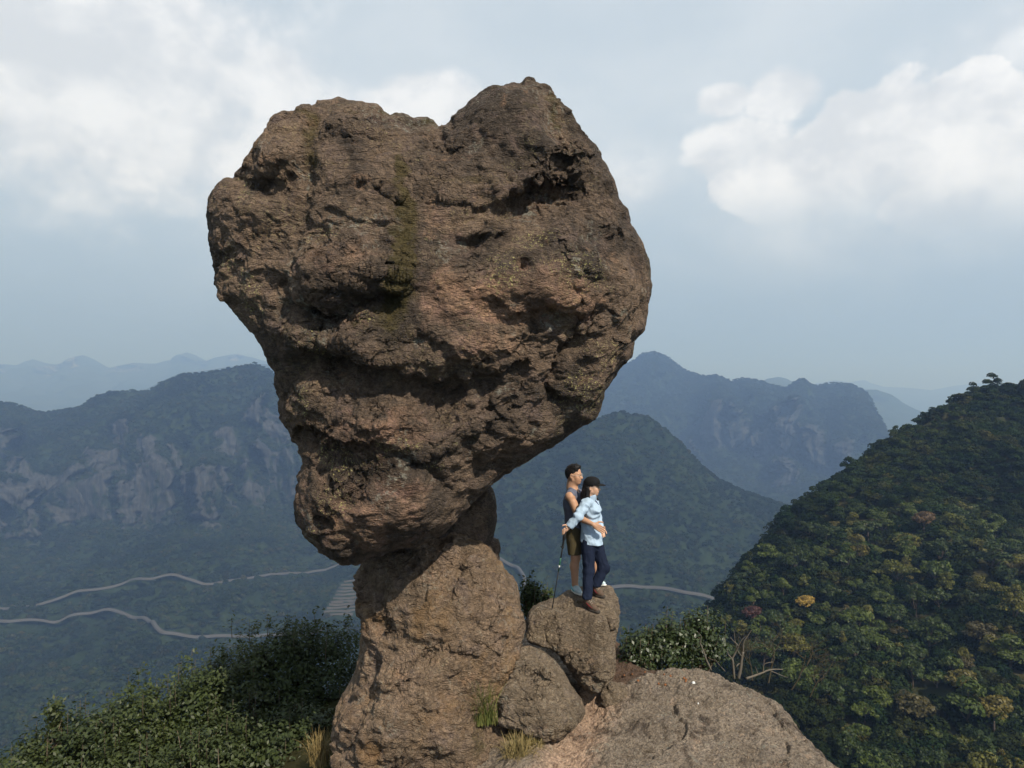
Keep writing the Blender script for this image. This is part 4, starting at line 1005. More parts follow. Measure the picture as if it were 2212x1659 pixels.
# thin to a blue-noise-like spread
keep = []
cell = {}
for i, p in enumerate(pts):
    k = (int(p[0] // 3.1), int(p[1] // 3.1)); ok = True
    for a in (-1, 0, 1):
        for b in (-1, 0, 1):
            for j in cell.get((k[0] + a, k[1] + b), ()):
                if np.linalg.norm(pts[j] - p) < 2.8: ok = False
    if ok: keep.append(i); cell.setdefault(k, []).append(i)
pts = pts[keep]
gu, gv = to_px(pts); inview = (gu < 2260) & (gv < 1720) & (gu > 1480)
# hidden by the slab and the shrubs in front: left to the undergrowth
inview &= ~((gu < 1800) & (gv > 1480 + np.clip((gu - 1640) * .55, 0, 400)))
d = pts[:, 1]; order = np.argsort(np.where(inview, d, 1e9)); near_idx = order[:min(292, inview.sum())]; rest_idx = np.array(sorted(set(range(len(pts))) - set(near_idx.tolist())))
names = list(KINDS); pr = np.array([KINDS[k][2] for k in names]); pr /= pr.sum()
fld = fbm(pts * np.array([.03, .03, .03]), 397, 3)
def pick_kind(i, r):
    x = (r * .97 + 0.4 * fld[i])
    return names[int(np.searchsorted(np.cumsum(pr), np.clip(x, 0, .999)))]
WHAT = {'dark': 'dark green broadleaf tree', 'mid': 'mid green leafy tree', 'olive': 'olive green tree turning yellowish', 'brown': 'thin crowned brownish tree', 'gold': 'golden brown autumn tree'}
for i in near_idx:
    kd = pick_kind(i, rng.random()); s0 = rng.choice([.5, .62, .72, .82, .95, 1.25]) * rng.uniform(.9, 1.1)
    size = 'small' if s0 < .7 else ('large' if s0 > .94 else 'medium sized')
    up_ = pts[i][2] - (-.42 * (pts[i][1] - 40)); gv_ = to_px(pts[i])[1]
    zone = 'on the upper part of the wooded hillside' if gv_ < 1080 else ('halfway up the wooded hillside' if gv_ < 1330 else 'on the lower part of the wooded hillside')
    lab = '%s %s %s' % (size, WHAT[kd], zone)
    plant_tree('broadleaf_tree', TMESH[rng.integers(len(TMESH))], pts[i] - [0, 0, .6], (s0, s0 * rng.uniform(.9, 1.25)), rng.uniform(0, 6.28), KMAT[kd], lab, 'tree', lab.replace(' tree ', ' trees '))
for (u, v, mat, lab, sc, nm) in [
    (1730, 1300, 'yellow', 'small bright yellow tree among the dark green trees of the hillside', .75, 'autumn_tree'),
    (1618, 1322, 'red', 'dull red tree at the lower edge of the wooded hillside', .8, 'autumn_tree'),
    (1985, 1125, 'rust', 'rust orange tree in a gap halfway up the wooded hillside', 1.0, 'autumn_tree'),
    (2130, 1545, 'gold', 'large golden brown tree low on the wooded hillside', 1.0, 'autumn_tree'),
    (2060, 1480, 'gold', 'ochre tree in front of bare rock on the hillside', .9, 'autumn_tree')]:
    p = rh.at(u, v + 25); p[2] += .3; p[1] -= 1.5
    plant_tree(nm, TMESH[3], p, (sc, sc * 1.1), 1.0, KMAT[mat], lab)
for (u, v, sc, lab) in [(2012, 905, .95, 'flat topped dark pine standing out on the skyline of the wooded slope'), (2150, 838, .95, 'pine on the summit of the wooded slope')]:
    p = rh.at(u, v); plant_tree('pine_tree', PMESH, p - [0, 0, .3], (sc, sc * .85), .5, KMAT['pine'], lab)


def hidden_collection(name, meshes):
    c = bpy.data.collections.new(name)
    for i, m in enumerate(meshes):
        c.objects.link(bpy.data.objects.new('%s_%02d' % (name, i), m))
    return c


def scatter_obj(name, pts, scales, col, label, cat, rng):
    """one mass of trees nobody could count: instanced on points"""
    V = np.asarray(pts); o0 = V.mean(0)
    m = bpy.data.meshes.new(name); m.vertices.add(len(V)); m.vertices.foreach_set('co', (V - o0).astype(f32).ravel())
    a = m.attributes.new('sc', 'FLOAT', 'POINT'); a.data.foreach_set('value', np.asarray(scales, f32))
    a = m.attributes.new('rz', 'FLOAT', 'POINT'); a.data.foreach_set('value', rng.uniform(0, 6.28, len(V)).astype(f32))
    a = m.attributes.new('ix', 'INT', 'POINT'); a.data.foreach_set('value', rng.integers(0, len(col.objects), len(V)).astype(np.int32))
    m.update()
    o = bpy.data.objects.new(name, m); COL.objects.link(o); o.location = tuple(o0); tag(o, label, cat, None, 'stuff')
    ng = bpy.data.node_groups.new(name, 'GeometryNodeTree')
    ng.interface.new_socket('Geometry', in_out='INPUT', socket_type='NodeSocketGeometry'); ng.interface.new_socket('Geometry', in_out='OUTPUT', socket_type='NodeSocketGeometry')
    N = ng.nodes; L = ng.links
    gi = N.new('NodeGroupInput'); go = N.new('NodeGroupOutput'); ip = N.new('GeometryNodeInstanceOnPoints'); ci = N.new('GeometryNodeCollectionInfo')
    ci.inputs['Collection'].default_value = col; ci.inputs['Separate Children'].default_value = True; ci.inputs['Reset Children'].default_value = True
    def at(nm, dt):
        n = N.new('GeometryNodeInputNamedAttribute'); n.data_type = dt; n.inputs['Name'].default_value = nm; return n.outputs['Attribute']
    cx = N.new('ShaderNodeCombineXYZ'); L.new(at('rz', 'FLOAT'), cx.inputs[2])
    L.new(gi.outputs[0], ip.inputs['Points']); L.new(ci.outputs[0], ip.inputs['Instance']); ip.inputs['Pick Instance'].default_value = True
    L.new(at('ix', 'INT'), ip.inputs['Instance Index']); L.new(cx.outputs[0], ip.inputs['Rotation']); L.new(at('sc', 'FLOAT'), ip.inputs['Scale']); L.new(ip.outputs[0], go.inputs[0])
    md = o.modifiers.new('forest', 'NODES'); md.node_group = ng
    return o


M_FOREST = leaf_mat('forest canopy', [(.009, .017, .008), (.015, .024, .010), (.013, .022, .012), (.020, .028, .011), (.013, .021, .010), (.027, .028, .012), (.016, .027, .011), (.010, .02, .010)], 1.0, .12, patch=.012, spec=0.0)
rg = np.random.default_rng(9)
far_meshes = []
for k in range(6):
    (V, F, ti), C = crown(rg, 6, 16, 2.3, 1.7, 2.6, 1.4, 1.5, .8)
    far_meshes.append(mesh_data('canopy', V, F, False, [M_FOREST], {'tint': ti}))
farcol = hidden_collection('canopy', far_meshes)
under = []
for k in range(4):
    (V, F, ti), C = crown(rg, 8, 70, 1.9, 1.2, 1.2, .9, .42, .8)
    under.append(mesh_data('undergrowth', V, F, False, [M_FOREST], {'tint': ti}))
undcol = hidden_collection('undergrowth', under)
midcol = hidden_collection('hillcrown', [m[0].copy() for m in TMESH[:6]])
for o_ in midcol.objects: o_.data.materials[0] = M_FOREST

rp = pts[rest_idx]
scatter_obj('hillside_wood', rp - [0, 0, .3], rng.uniform(.6, 1.15, len(rp)), midcol, 'unbroken wood on the upper flank of the steep hillside', 'wood', rng)
p = rh.scatter(rng, 2.4, 1385, 2700, vmax=1800)
scatter_obj('undergrowth', p - [0, 0, .4], rng.uniform(.7, 1.3, len(p)), undcol, 'undergrowth between the trees of the steep hillside', 'undergrowth', rng)
p = lm.scatter(rng, 6.2, -650, 900, clear=LINES[id(lm)], clear_r=6.5)
q_, r_ = to_px(p); ok = ~((q_ > 738 - (r_ - 1255) * .64) & (r_ > 1252) & (r_ < 1336) & (q_ > 690)); p = p[ok]
scatter_obj('mountain_forest', p - [0, 0, 1.2], rng.uniform(.75, 1.7, len(p)), farcol, 'hazy forest on the mountain of pale cliffs and in the valley under it', 'forest', rng)
p = mh.scatter(rng, 5.6, 800, 1900, clear=LINES[id(mh)], clear_r=5.5)
scatter_obj('hill_forest', p - [0, 0, 1.2], rng.uniform(.6, 1.4, len(p)), farcol, 'hazy bushy forest on the conical hill behind the hikers', 'forest', rng)
p = rm.scatter(rng, 8.5, 700, 2300)
scatter_obj('far_forest', p - [0, 0, 1.5], rng.uniform(1.0, 1.9, len(p)), farcol, 'blue hazed forest on the far mountain with vertical cliffs', 'forest', rng)

# ------------------------------------------------------------------ shrubs, dead wood and grass on the crest
M_SHRUB = leaf_mat('glossy evergreen leaves', [(.032, .045, .014), (.039, .051, .016), (.028, .040, .014)], .5, .25, spec=.3)
M_SHRUB2 = leaf_mat('dark evergreen leaves', [(.026, .038, .014), (.033, .046, .016)], .55, .18, spec=.2)
M_SHRUB3 = leaf_mat('leathery leaves', [(.024, .038, .014), (.034, .048, .018)], .42, .2, spec=.4)
M_STEM = plain('shrub stem', (0.10, 0.078, 0.055), .9, .1, .3, 20)


def shrub(label, u, v, d, rx, rz, ntip, seed, mat, leaf=.060, per=17, ry=None, group=None, name='evergreen_shrub', low=.75):
    rg = np.random.default_rng(seed); c = P(u, v, d); ry = ry or rx
    e = empty(name, c - [0, 0, rz * 1.05], label, 'shrub', group)
    q = rg.normal(size=(ntip, 3)); q /= np.linalg.norm(q, axis=1)[:, None]; q[:, 2] = np.where(q[:, 2] < -low, -q[:, 2], q[:, 2])
    rad = rg.uniform(.35, 1.0, ntip) ** .45
    bump = 1 + .34 * fbm(q * 1.7 + seed, seed, 3) + .12 * rg.normal(size=ntip)
    tips = c + q * (rad * bump)[:, None] * np.array([rx, ry, rz])
    shoot = rg.random(ntip) < .07; tips[shoot] += np.stack([rg.normal(0, .05, shoot.sum()), rg.normal(0, .05, shoot.sum()), rg.uniform(.08, .26, shoot.sum())], -1)
    n = ntip * per; base = np.repeat(tips, per, 0); out = np.repeat(q, per, 0) + np.array([0, 0, .55])
    off = rg.normal(size=(n, 3)) * .055; off -= np.repeat(q, per, 0) * np.abs(rg.normal(size=(n, 1))) * .06
    V, F, ti = leaves(rg, base + off, out, leaf, .55, .52)
    ti = np.clip(ti * .7 + np.repeat(np.repeat(rg.random(ntip), per), 4) * .45, 0, 1)
    fo = obj('foliage', V, F, mat, e, smooth=False, attrs={'tint': ti}); fo['kind'] = 'stuff'
    wood = []; root = c - [0, 0, rz * 1.05]
    for k in range(9):
        a = tips[rg.integers(ntip)]; fork = root + (a - root) * .45 + rg.normal(size=3) * .08
        wood.append(tube(np.array([root + rg.normal(size=3) * .05, (root + fork) / 2 + rg.normal(size=3) * .05, fork, a]), [.022, .018, .013, .004], 5))
        for j in range(4):
            b = tips[rg.integers(ntip)]
            if np.linalg.norm(b - fork) < rx * 1.3: wood.append(tube(np.array([fork, (fork + b) / 2 + rg.normal(size=3) * .04, b]), [.011, .008, .003], 4))
    for i in np.where(shoot)[0][:30]:
        wood.append(tube(np.array([tips[i] - [0, 0, .3], tips[i] - [.01, 0, .12], tips[i] + [0, 0, .05]]), [.006, .004, .002], 4))
    V, F = join(wood); obj('stems', V, F, M_STEM, e)
    return e


GS = 'evergreen shrubs below the pedestal'
for k, (u, v, d, rx, rz, n, mt, lab) in enumerate([
    (705, 1492, 11.4, .80, 1.08, 560, M_SHRUB2, 'tall dark evergreen shrub hard against the rock pedestal'),
    (625, 1490, 11.0, .62, .98, 460, M_SHRUB2, 'dark evergreen shrub beside the tallest one, rising past the valley road'),
    (530, 1530, 10.8, .80, .98, 560, M_SHRUB, 'broad evergreen shrub with ragged top in the middle of the thicket'),
    (435, 1570, 10.5, .62, .90, 460, M_SHRUB, 'evergreen shrub with a stepped top sloping towards the valley'),
    (310, 1605, 10.2, .76, .80, 540, M_SHRUB, 'bright green shrub with upright shoots on its top'),
    (205, 1645, 10.0, .66, .68, 420, M_SHRUB, 'low green shrub near the outer end of the thicket'),
    (85, 1685, 9.8, .66, .62, 380, M_SHRUB, 'small shrub at the outer end of the thicket over the valley'),
    (640, 1640, 9.9, .80, .70, 560, M_SHRUB, 'dense green shrub at the foot of the pedestal over dry grass'),
    (470, 1665, 9.6, .85, .70, 560, M_SHRUB, 'dense light green shrub in front of the stepped one'),
    (290, 1712, 9.3, .85, .62, 520, M_SHRUB, 'lowest light green shrub along the front of the thicket')]):
    shrub(lab, u, v, d, rx, rz, n, 600 + k, mt, group=GS)
shrub('thin shoot of leaves rising above the outer end of the thicket', 118, 1560, 9.9, .14, .32, 42, 650, M_SHRUB, per=14, name='young_shrub')
for k, (u, v, d, rx, rz, n, lab) in enumerate([
    (1385, 1412, 10.05, .30, .28, 130, 'small leathery leaved shrub beside the hikers boulder'),
    (1440, 1402, 10.1, .38, .37, 190, 'leathery leaved shrub with a few dry leaves behind the bare soil'),
    (1514, 1388, 10.3, .40, .44, 140, 'loose leathery leaved shrub in front of the bare grey stems')]):
    shrub(lab, u, v, d, rx, rz, n, 660 + k, M_SHRUB3, leaf=.060, per=16, ry=.3, group='shrubs behind the slab')
shrub('small dark shrub in the gap between pedestal and hikers boulder', 1146, 1298, 10.6, .17, .30, 90, 670, M_SHRUB2, per=16, ry=.17)
shrub('tiny sprig of leaves behind the edge of the hikers boulder', 1182, 1290, 10.7, .09, .09, 16, 671, M_SHRUB2, per=10, ry=.09, name='leafy_sprig')


def stems(name, label, paths, mat, cat='dead tree', group=None):
    root = P(*paths[0][0][0]); e = empty(name, root, label, cat, group)
    for pts_, r0, r1 in paths:
        p = np.array([P(*a) for a in pts_]); L = np.r_[0, np.cumsum(np.linalg.norm(np.diff(p, axis=0), axis=1))]; s = np.linspace(0, L[-1], len(p) * 4)
        q = np.stack([np.interp(s, L, p[:, k]) for k in range(3)], -1)
        for _ in range(2): q[1:-1] = (q[:-2] + 2 * q[1:-1] + q[2:]) / 4
        q[1:] += .008 * np.stack([perlin(q[1:] * 9, 3), perlin(q[1:] * 9, 4), perlin(q[1:] * 9, 5)], -1)
        rr = np.interp(s, [0, L[-1]], [r0, r1]) * (1 + .25 * perlin(q * 12, 9))
        rr = rr * .6; V, F = tube(q, rr, 7); obj('branch' if r0 < .02 else 'stem', V, F, mat, e)
    return e
stems('dead_tree', 'bare forked grey dead stem at the back edge of the slab', [
    ([(1586, 1466, 9.75), (1584, 1440, 9.75), (1581, 1422, 9.75)], .030, .024), ([(1581, 1424, 9.75), (1588, 1410, 9.75), (1595, 1396, 9.72), (1586, 1386, 9.72), (1577, 1376, 9.7)], .022, .008),
    ([(1581, 1423, 9.75), (1572, 1412, 9.75), (1571, 1402, 9.75)], .017, .008), ([(1594, 1397, 9.72), (1604, 1380, 9.7), (1612, 1374, 9.7)], .010, .004)], M_DEAD)
stems('dead_tree', 'bare crooked dead trunk with broken side shoots beside the forked stem', [
    ([(1595, 1466, 9.85), (1601, 1440, 9.85), (1602, 1424, 9.85), (1605, 1408, 9.85)], .040, .030), ([(1605, 1410, 9.85), (1607, 1385, 9.85), (1616, 1372, 9.85), (1624, 1361, 9.85)], .018, .005),
    ([(1603, 1420, 9.85), (1592, 1404, 9.8), (1588, 1385, 9.8), (1586, 1362, 9.8)], .014, .004), ([(1602, 1432, 9.85), (1594, 1435, 9.85), (1591, 1440, 9.8)], .016, .010)], M_DEAD)
stems('dead_tree', 'slender bent dead stem rising out of the loose shrub', [
    ([(1536, 1448, 9.9), (1524, 1420, 9.9), (1517, 1400, 9.9), (1512, 1388, 9.88)], .024, .016), ([(1512, 1389, 9.88), (1515, 1374, 9.85), (1508, 1366, 9.85)], .014, .005),
    ([(1566, 1450, 9.95), (1552, 1434, 9.95), (1541, 1420, 9.95)], .012, .005)], M_DEAD)
stems('fallen_branch', 'dry fallen branch with upturned twigs hanging over the slab edge', [
    ([(1612, 1466, 9.7), (1635, 1458, 9.8), (1663, 1446, 9.9), (1692, 1446, 10.0)], .028, .010), ([(1648, 1452, 9.85), (1650, 1434, 9.85), (1660, 1431, 9.85), (1669, 1430, 9.85)], .014, .006),
    ([(1638, 1457, 9.8), (1631, 1440, 9.8)], .010, .005), ([(1660, 1447, 9.9), (1685, 1458, 9.95), (1702, 1463, 10.0)], .014, .004)], M_DEAD, 'branch')
M_TWIG = plain('bare twigs', (0.055, 0.047, 0.034), .95, .1, .3, 20)
for k, (u, v, d, sc, tl, lab) in enumerate([(1660, 1475, 11.6, .34, (.25, .1), 'bare brown twiggy bush behind the slab'), (1710, 1490, 11.8, .36, (.45, -.1), 'leaning bare twiggy bush over the drop beyond the slab'), (1750, 1505, 12.0, .30, (.5, 0), 'outermost bare twiggy bush on the drop'), (1625, 1470, 11.4, .26, (-.1, 0), 'small bare bush behind the dead trunk')]):
    V, F = bare_crown(np.random.default_rng(700 + k), 6, .55, .045)
    V = V * sc; V[:, 0] += V[:, 2] * tl[0]; V[:, 1] += V[:, 2] * tl[1]
    tag(obj('bare_bush', V + P(u, v, d), F, M_TWIG), lab, 'bush', 'leafless bushes behind the slab')


def tuft(label, base, n, L, spread, cols, seed, lean=(0, 0)):
    rg = np.random.default_rng(seed); parts = []
    m, T = new_mat('grass'); a = T.n('ShaderNodeAttribute', attribute_name='tint').outputs['Fac']
    finish(T, T.n('ShaderNodeBsdfPrincipled', ins={'Base Color': T.mix(a, c4(cols[0]), c4(cols[1])), 'Roughness': .6, 'Specular IOR Level': .2}))
    Vs, Fs, ti, o_ = [], [], [], 0
    for k in range(n):
        a_ = rg.uniform(0, 6.28); l = L * rg.uniform(.5, 1.15); out = np.array([math.cos(a_), math.sin(a_), 0]) * rg.uniform(.1, 1) * spread + np.array([lean[0], lean[1], 0])
        t = np.linspace(0, 1, 6)[:, None]; c = base + np.array([rg.normal(0, .05), rg.normal(0, .05), 0]) + out * l * t ** 1.6 + np.array([0, 0, 1]) * l * (t * 1.05 - .75 * np.linalg.norm(out) * t ** 2.4)
        sd = np.array([-math.sin(a_), math.cos(a_), 0]) if rg.random() < .5 else np.array([1., 0, 0]); w = .0045 * (1 - t) + .0008
        V = np.stack([c - sd * w, c + sd * w], 1).reshape(-1, 3); Vs.append(V); Fs.append(grid_faces(6, 2) + o_); o_ += 12; ti.append(np.full(12, rg.random()))
    o = obj('grass_tuft', np.concatenate(Vs), np.concatenate(Fs), m, attrs={'tint': np.concatenate(ti)}, origin=base); return tag(o, label, 'grass')
tuft('green grass tuft in the cleft between pedestal and rounded boulder', P(1046, 1560, 7.90), 420, .50, .55, [(.05, .075, .018), (.16, .15, .045)], 801, (-.12, -.12))
tuft('dry straw coloured grass tuft under the rounded boulder', P(1118, 1650, 7.60), 420, .34, .85, [(.10, .085, .03), (.27, .20, .09)], 802)
tuft('drier grass tuft beside the stone under the rounded boulder', P(1150, 1625, 7.75), 160, .26, .8, [(.10, .085, .03), (.25, .19, .08)], 803)
tuft('brown dead grass at the outer foot of the pedestal', P(690, 1650, 8.5), 220, .42, .7, [(.12, .09, .035), (.24, .17, .07)], 804)

# small things lying on the soil
rg = np.random.default_rng(55)
for k in range(11):
    u, v = rg.uniform(1400, 1530), rg.uniform(1452, 1480); d = 4.0 / ((v - CY) / FPX); d = min(d, 9.75); c = P(u, v, d); c[2] = slab_at(c[0], c[1]) + .012
    a = rg.normal(0, .35); L = rg.uniform(.08, .22); dr = np.array([math.cos(a), math.sin(a), 0]) * L
    p = np.array([c - dr, c + rg.normal(size=3) * [.02, .02, .004] + [0, 0, .012], c + dr * .6, c + dr]); p[:, 2] = [slab_at(x, y) + .014 for x, y in p[:, :2]]
    V, F = tube(p, [.009, .008, .006, .003], 5); tag(obj('twig', V, F, M_DEAD), 'dry twig lying on the bare soil behind the slab', 'twig', 'twigs on the soil')
def bit(name, u, v, mat, label, cat, s, seed):
    d = 9.45; c = P(u, v, d)
    for _ in range(12): z = slab_at(c[0], c[1]); d = (CAMZ - z) / ((v - CY) / FPX); c = P(u, v, d)
    rg = np.random.default_rng(seed); n = 9; a = np.linspace(0, 6.28, n, endpoint=False); r = s * rg.uniform(.7, 1.1, n)
    ring = np.stack([c[0] + r * np.cos(a), c[1] + r * np.sin(a), np.full(n, c[2] + .004)], -1); top = ring * .6 + c * .4; top[:, 2] = c[2] + .016 + rg.uniform(0, s * .35, n)
    V = np.vstack([ring, top, [[c[0], c[1], c[2] + .018 + s * .2]]]); j = np.arange(n)
    F = [np.stack([j, (j + 1) % n, n + (j + 1) % n, n + j], -1), np.stack([n + j, n + (j + 1) % n, np.full(n, 2 * n)], -1)]
    return tag(obj(name, V, F, mat), label, cat)
M_WHITE = plain('white plastic', (.5, .5, .48), .5, .4, .05); M_ORANGE = plain('orange leaf', (.17, .065, .022), .7, .2, .3, 40); M_WRAP = plain('pale wrapper', (.6, .42, .25), .5, .4, .3, 60)
bit('bottle_cap', 1498, 1476, M_WHITE, 'white plastic cap on the bare soil', 'litter', .026, 1)
bit('paper_scrap', 1541, 1462, M_WRAP, 'crumpled orange and white scrap at the back edge of the slab', 'litter', .05, 2)
bit('white_chip', 1508, 1521, M_WHITE, 'tiny white chip on the open slab', 'litter', .012, 3)
for k in range(12): bit('fallen_leaf', rg.uniform(1345, 1530), rg.uniform(1448, 1482), M_ORANGE, 'rust coloured fallen leaf on the bare soil', 'leaf', rg.uniform(.010, .020), 20 + k)['group'] = 'leaves on the soil'

# ------------------------------------------------------------------ the two hikers: smooth bodies from blended tapered limbs
class Field:
    """distance field on a grid, meshed by surface nets"""
    def __init__(s, lo, hi, h):
        s.lo = np.array(lo, float); s.h = h; s.n = np.ceil((np.array(hi) - s.lo) / h).astype(int) + 1
        s.D = np.full(s.n, 1.0, f32)
    def box(s, lo, hi):
        a = np.clip(np.floor((np.array(lo) - s.lo) / s.h).astype(int), 0, s.n); b = np.clip(np.ceil((np.array(hi) - s.lo) / s.h).astype(int) + 1, 0, s.n)
        sl = tuple(slice(x, y) for x, y in zip(a, b)); ax = [s.lo[k] + s.h * np.arange(a[k], b[k]) for k in range(3)]
        return sl, np.stack(np.meshgrid(*ax, indexing='ij'), -1).astype(f32)
    def put(s, sl, d, k, op='add'):
        A = s.D[sl]
        if op == 'add':
            if k > 0: h = np.clip(.5 + .5 * (A - d) / k, 0, 1); s.D[sl] = A * (1 - h) + d * h - k * h * (1 - h)
            else: s.D[sl] = np.minimum(A, d)
        else:
            if k > 0: h = np.clip(.5 - .5 * (A + d) / k, 0, 1); s.D[sl] = A * (1 - h) - d * h + k * h * (1 - h)
            else: s.D[sl] = np.maximum(A, -d)
    def limb(s, a, b, ra, rb, k=.02, flat=None, op='add'):
        """tapered limb; flat=(axis, factor) makes it thinner along an axis"""
        a, b = np.array(a, float), np.array(b, float); m = max(ra, rb) + .06
        sl, p = s.box(np.minimum(a, b) - m, np.maximum(a, b) + m)
        e = b - a; pa = p - a; t = np.clip((pa @ e) / (e @ e + 1e-12), 0, 1); q = pa - t[..., None] * e
        d2 = (q * q).sum(-1)
        if flat is not None:
            ax = np.array(flat[0], float); ax /= np.linalg.norm(ax); c = q @ ax; d2 = d2 + c * c * (flat[1] ** 2 - 1)
        s.put(sl, np.sqrt(d2) - (ra + (rb - ra) * t), k, op)
    def ball(s, c, r, k=.01, axes=None, op='add'):
        c = np.array(c, float); r = np.array(r, float) * np.ones(3); m = r.max() + .05
        sl, p = s.box(c - m, c + m); q = p - c
        if axes is not None: q = np.stack([q @ np.array(a) for a in axes], -1)
        kk = np.sqrt(((q / r) ** 2).sum(-1)); d = (kk - 1) * r.min() if True else kk
        s.put(sl, d, k, op)
    def cut(s, c, n):
        """remove everything on the side n points to"""
        n = np.array(n, float); n /= np.linalg.norm(n)
        sl, p = s.box(s.lo, s.lo + s.h * (s.n - 1)); s.D[sl] = np.maximum(s.D[sl], (p - np.array(c)) @ n)
    def ruffle(s, fn):
        sl, p = s.box(s.lo, s.lo + s.h * (s.n - 1)); near = np.abs(s.D) < .05
        s.D[near] += fn(p[near]).astype(f32)
    def mesh(s):
        D = s.D; n = np.array(D.shape); I = D < 0
        act = np.zeros(n - 1, bool); cnt = np.zeros(n - 1, f32); pos = np.zeros(tuple(n - 1) + (3,), f32)
        g = np.stack(np.meshgrid(*[np.arange(x) for x in n], indexing='ij'), -1)
        edges = []
        for ax in range(3):
            s0 = [slice(None)] * 3; s1 = [slice(None)] * 3; s0[ax] = slice(0, -1); s1[ax] = slice(1, None)
            cr = I[tuple(s0)] != I[tuple(s1)]; idx = np.argwhere(cr); edges.append(idx)
            if not len(idx): continue
            j = idx.copy(); j[:, ax] += 1
            d0, d1 = D[tuple(idx.T)], D[tuple(j.T)]; t = d0 / (d0 - d1); x = idx.astype(f32); x[:, ax] += t
            o1, o2 = [a for a in range(3) if a != ax]
            for a in (0, -1):
                for b in (0, -1):
                    c = idx.copy(); c[:, o1] += a; c[:, o2] += b
                    ok = ((c >= 0) & (c < n - 1)).all(1); cc = tuple(c[ok].T)
                    np.add.at(cnt, cc, 1); np.add.at(pos, cc, x[ok])
        act = cnt > 0; vid = np.full(act.shape, -1, int); vid[act] = np.arange(act.sum())
        V = s.lo + s.h * (pos[act] / cnt[act][:, None]); F = []
        for ax in range(3):
            idx = edges[ax]
            if not len(idx): continue
            o1, o2 = (ax + 1) % 3, (ax + 2) % 3; ok = (idx[:, o1] > 0) & (idx[:, o2] > 0) & (idx[:, o1] < n[o1] - 1) & (idx[:, o2] < n[o2] - 1); idx = idx[ok]
            q = []
            for a, b in ((-1, -1), (0, -1), (0, 0), (-1, 0)):
                c = idx.copy(); c[:, o1] += a; c[:, o2] += b; q.append(vid[tuple(c.T)])
            q = np.stack(q, -1); fl_ = I[tuple(idx.T)]; q[~fl_] = q[~fl_][:, ::-1]; F.append(q[(q >= 0).all(1)])
        return V, np.concatenate(F)


def unit(v): v = np.array(v, float); return v / np.linalg.norm(v)
UP = np.array([0, 0, 1.0])
def skin_mat(name, col):
    m, T = new_mat(name); t = T.n('ShaderNodeTexCoord').outputs['Object']; n = T.noise(t, 25, 4)
    c = T.mix(n, c4([a * .88 for a in col]), c4([a * 1.1 for a in col]))
    at = T.n('ShaderNodeAttribute', attribute_name='lip').outputs['Fac']; c = T.mix(at, c, (.32, .11, .09, 1))
    e = T.n('ShaderNodeAttribute', attribute_name='eye').outputs['Fac']; c = T.mix(e, c, (.02, .015, .012, 1))
    finish(T, T.n('ShaderNodeBsdfPrincipled', ins={'Base Color': c, 'Roughness': .55, 'Specular IOR Level': .35, 'Subsurface Weight': .08, 'Subsurface Scale': .01, 'Subsurface Radius': (1, .4, .2)})); return m
def cloth_mat(name, col, rough=.85, sheen=.0, bump=.25, sc=45):
    m, T = new_mat(name); t = T.n('ShaderNodeTexCoord').outputs['Object']; n = T.noise(t, sc, 5, .6); n2 = T.noise(t, 9, 4, .6, .6)
    c = T.mix(n2, c4([a * .94 for a in col]), c4([min(1, a * 1.05) for a in col]))
    b = T.n('ShaderNodeBump', ins={'Height': n2, 'Strength': bump, 'Distance': .03})
    finish(T, T.n('ShaderNodeBsdfPrincipled', ins={'Base Color': c, 'Roughness': rough, 'Specular IOR Level': .12, 'Sheen Weight': sheen, 'Normal': b})); return m
M_SKIN_M = skin_mat('tanned skin', (.39, .22, .137)); M_SKIN_W = skin_mat('light skin', (.46, .275, .185))
M_HAIR = cloth_mat('black hair', (.010, .009, .009), .5, 0, .6, 90); M_CAP = cloth_mat('black cap cloth', (.010, .010, .011), .9)
M_TANK = cloth_mat('grey sleeveless shirt cloth', (.10, .108, .148)); M_SHORTS = cloth_mat('olive shorts cloth', (.062, .050, .026))
M_JACKET = cloth_mat('pale blue jacket cloth', (.31, .40, .50), .7, .0, .2); M_PANTS = cloth_mat('navy trousers cloth', (.007, .011, .025), .85)
M_SHOE = cloth_mat('pale grey running shoe mesh', (.42, .52, .56)); M_TEAL = cloth_mat('turquoise shoe lacing', (.10, .36, .40)); M_SOLE = plain('white shoe sole', (.62, .62, .58), .8, .2, .1)
M_BOOT = cloth_mat('brown hiking boot leather', (.085, .058, .042)); M_BSOLE = plain('dark boot sole', (.045, .038, .032), .9, .2, .2); M_LACE = plain('grey laces', (.22, .19, .16), .8, .2, .2); M_REDT = plain('dark red boot trim', (.14, .018, .022), .8, .2, .2)
M_METAL = plain('thin metal frame', (.45, .40, .36), .3, .6, .05); M_BLACK = plain('black grip rubber', (.012, .012, .013), .7, .3, .2); M_GREEN = plain('green pole section', (.012, .085, .045), .4, .5, .1)
M_WTXT = plain('white pole mark', (.6, .6, .58), .6, .3, .1); M_SCARF = cloth_mat('dark blue undershirt', (.03, .035, .10))


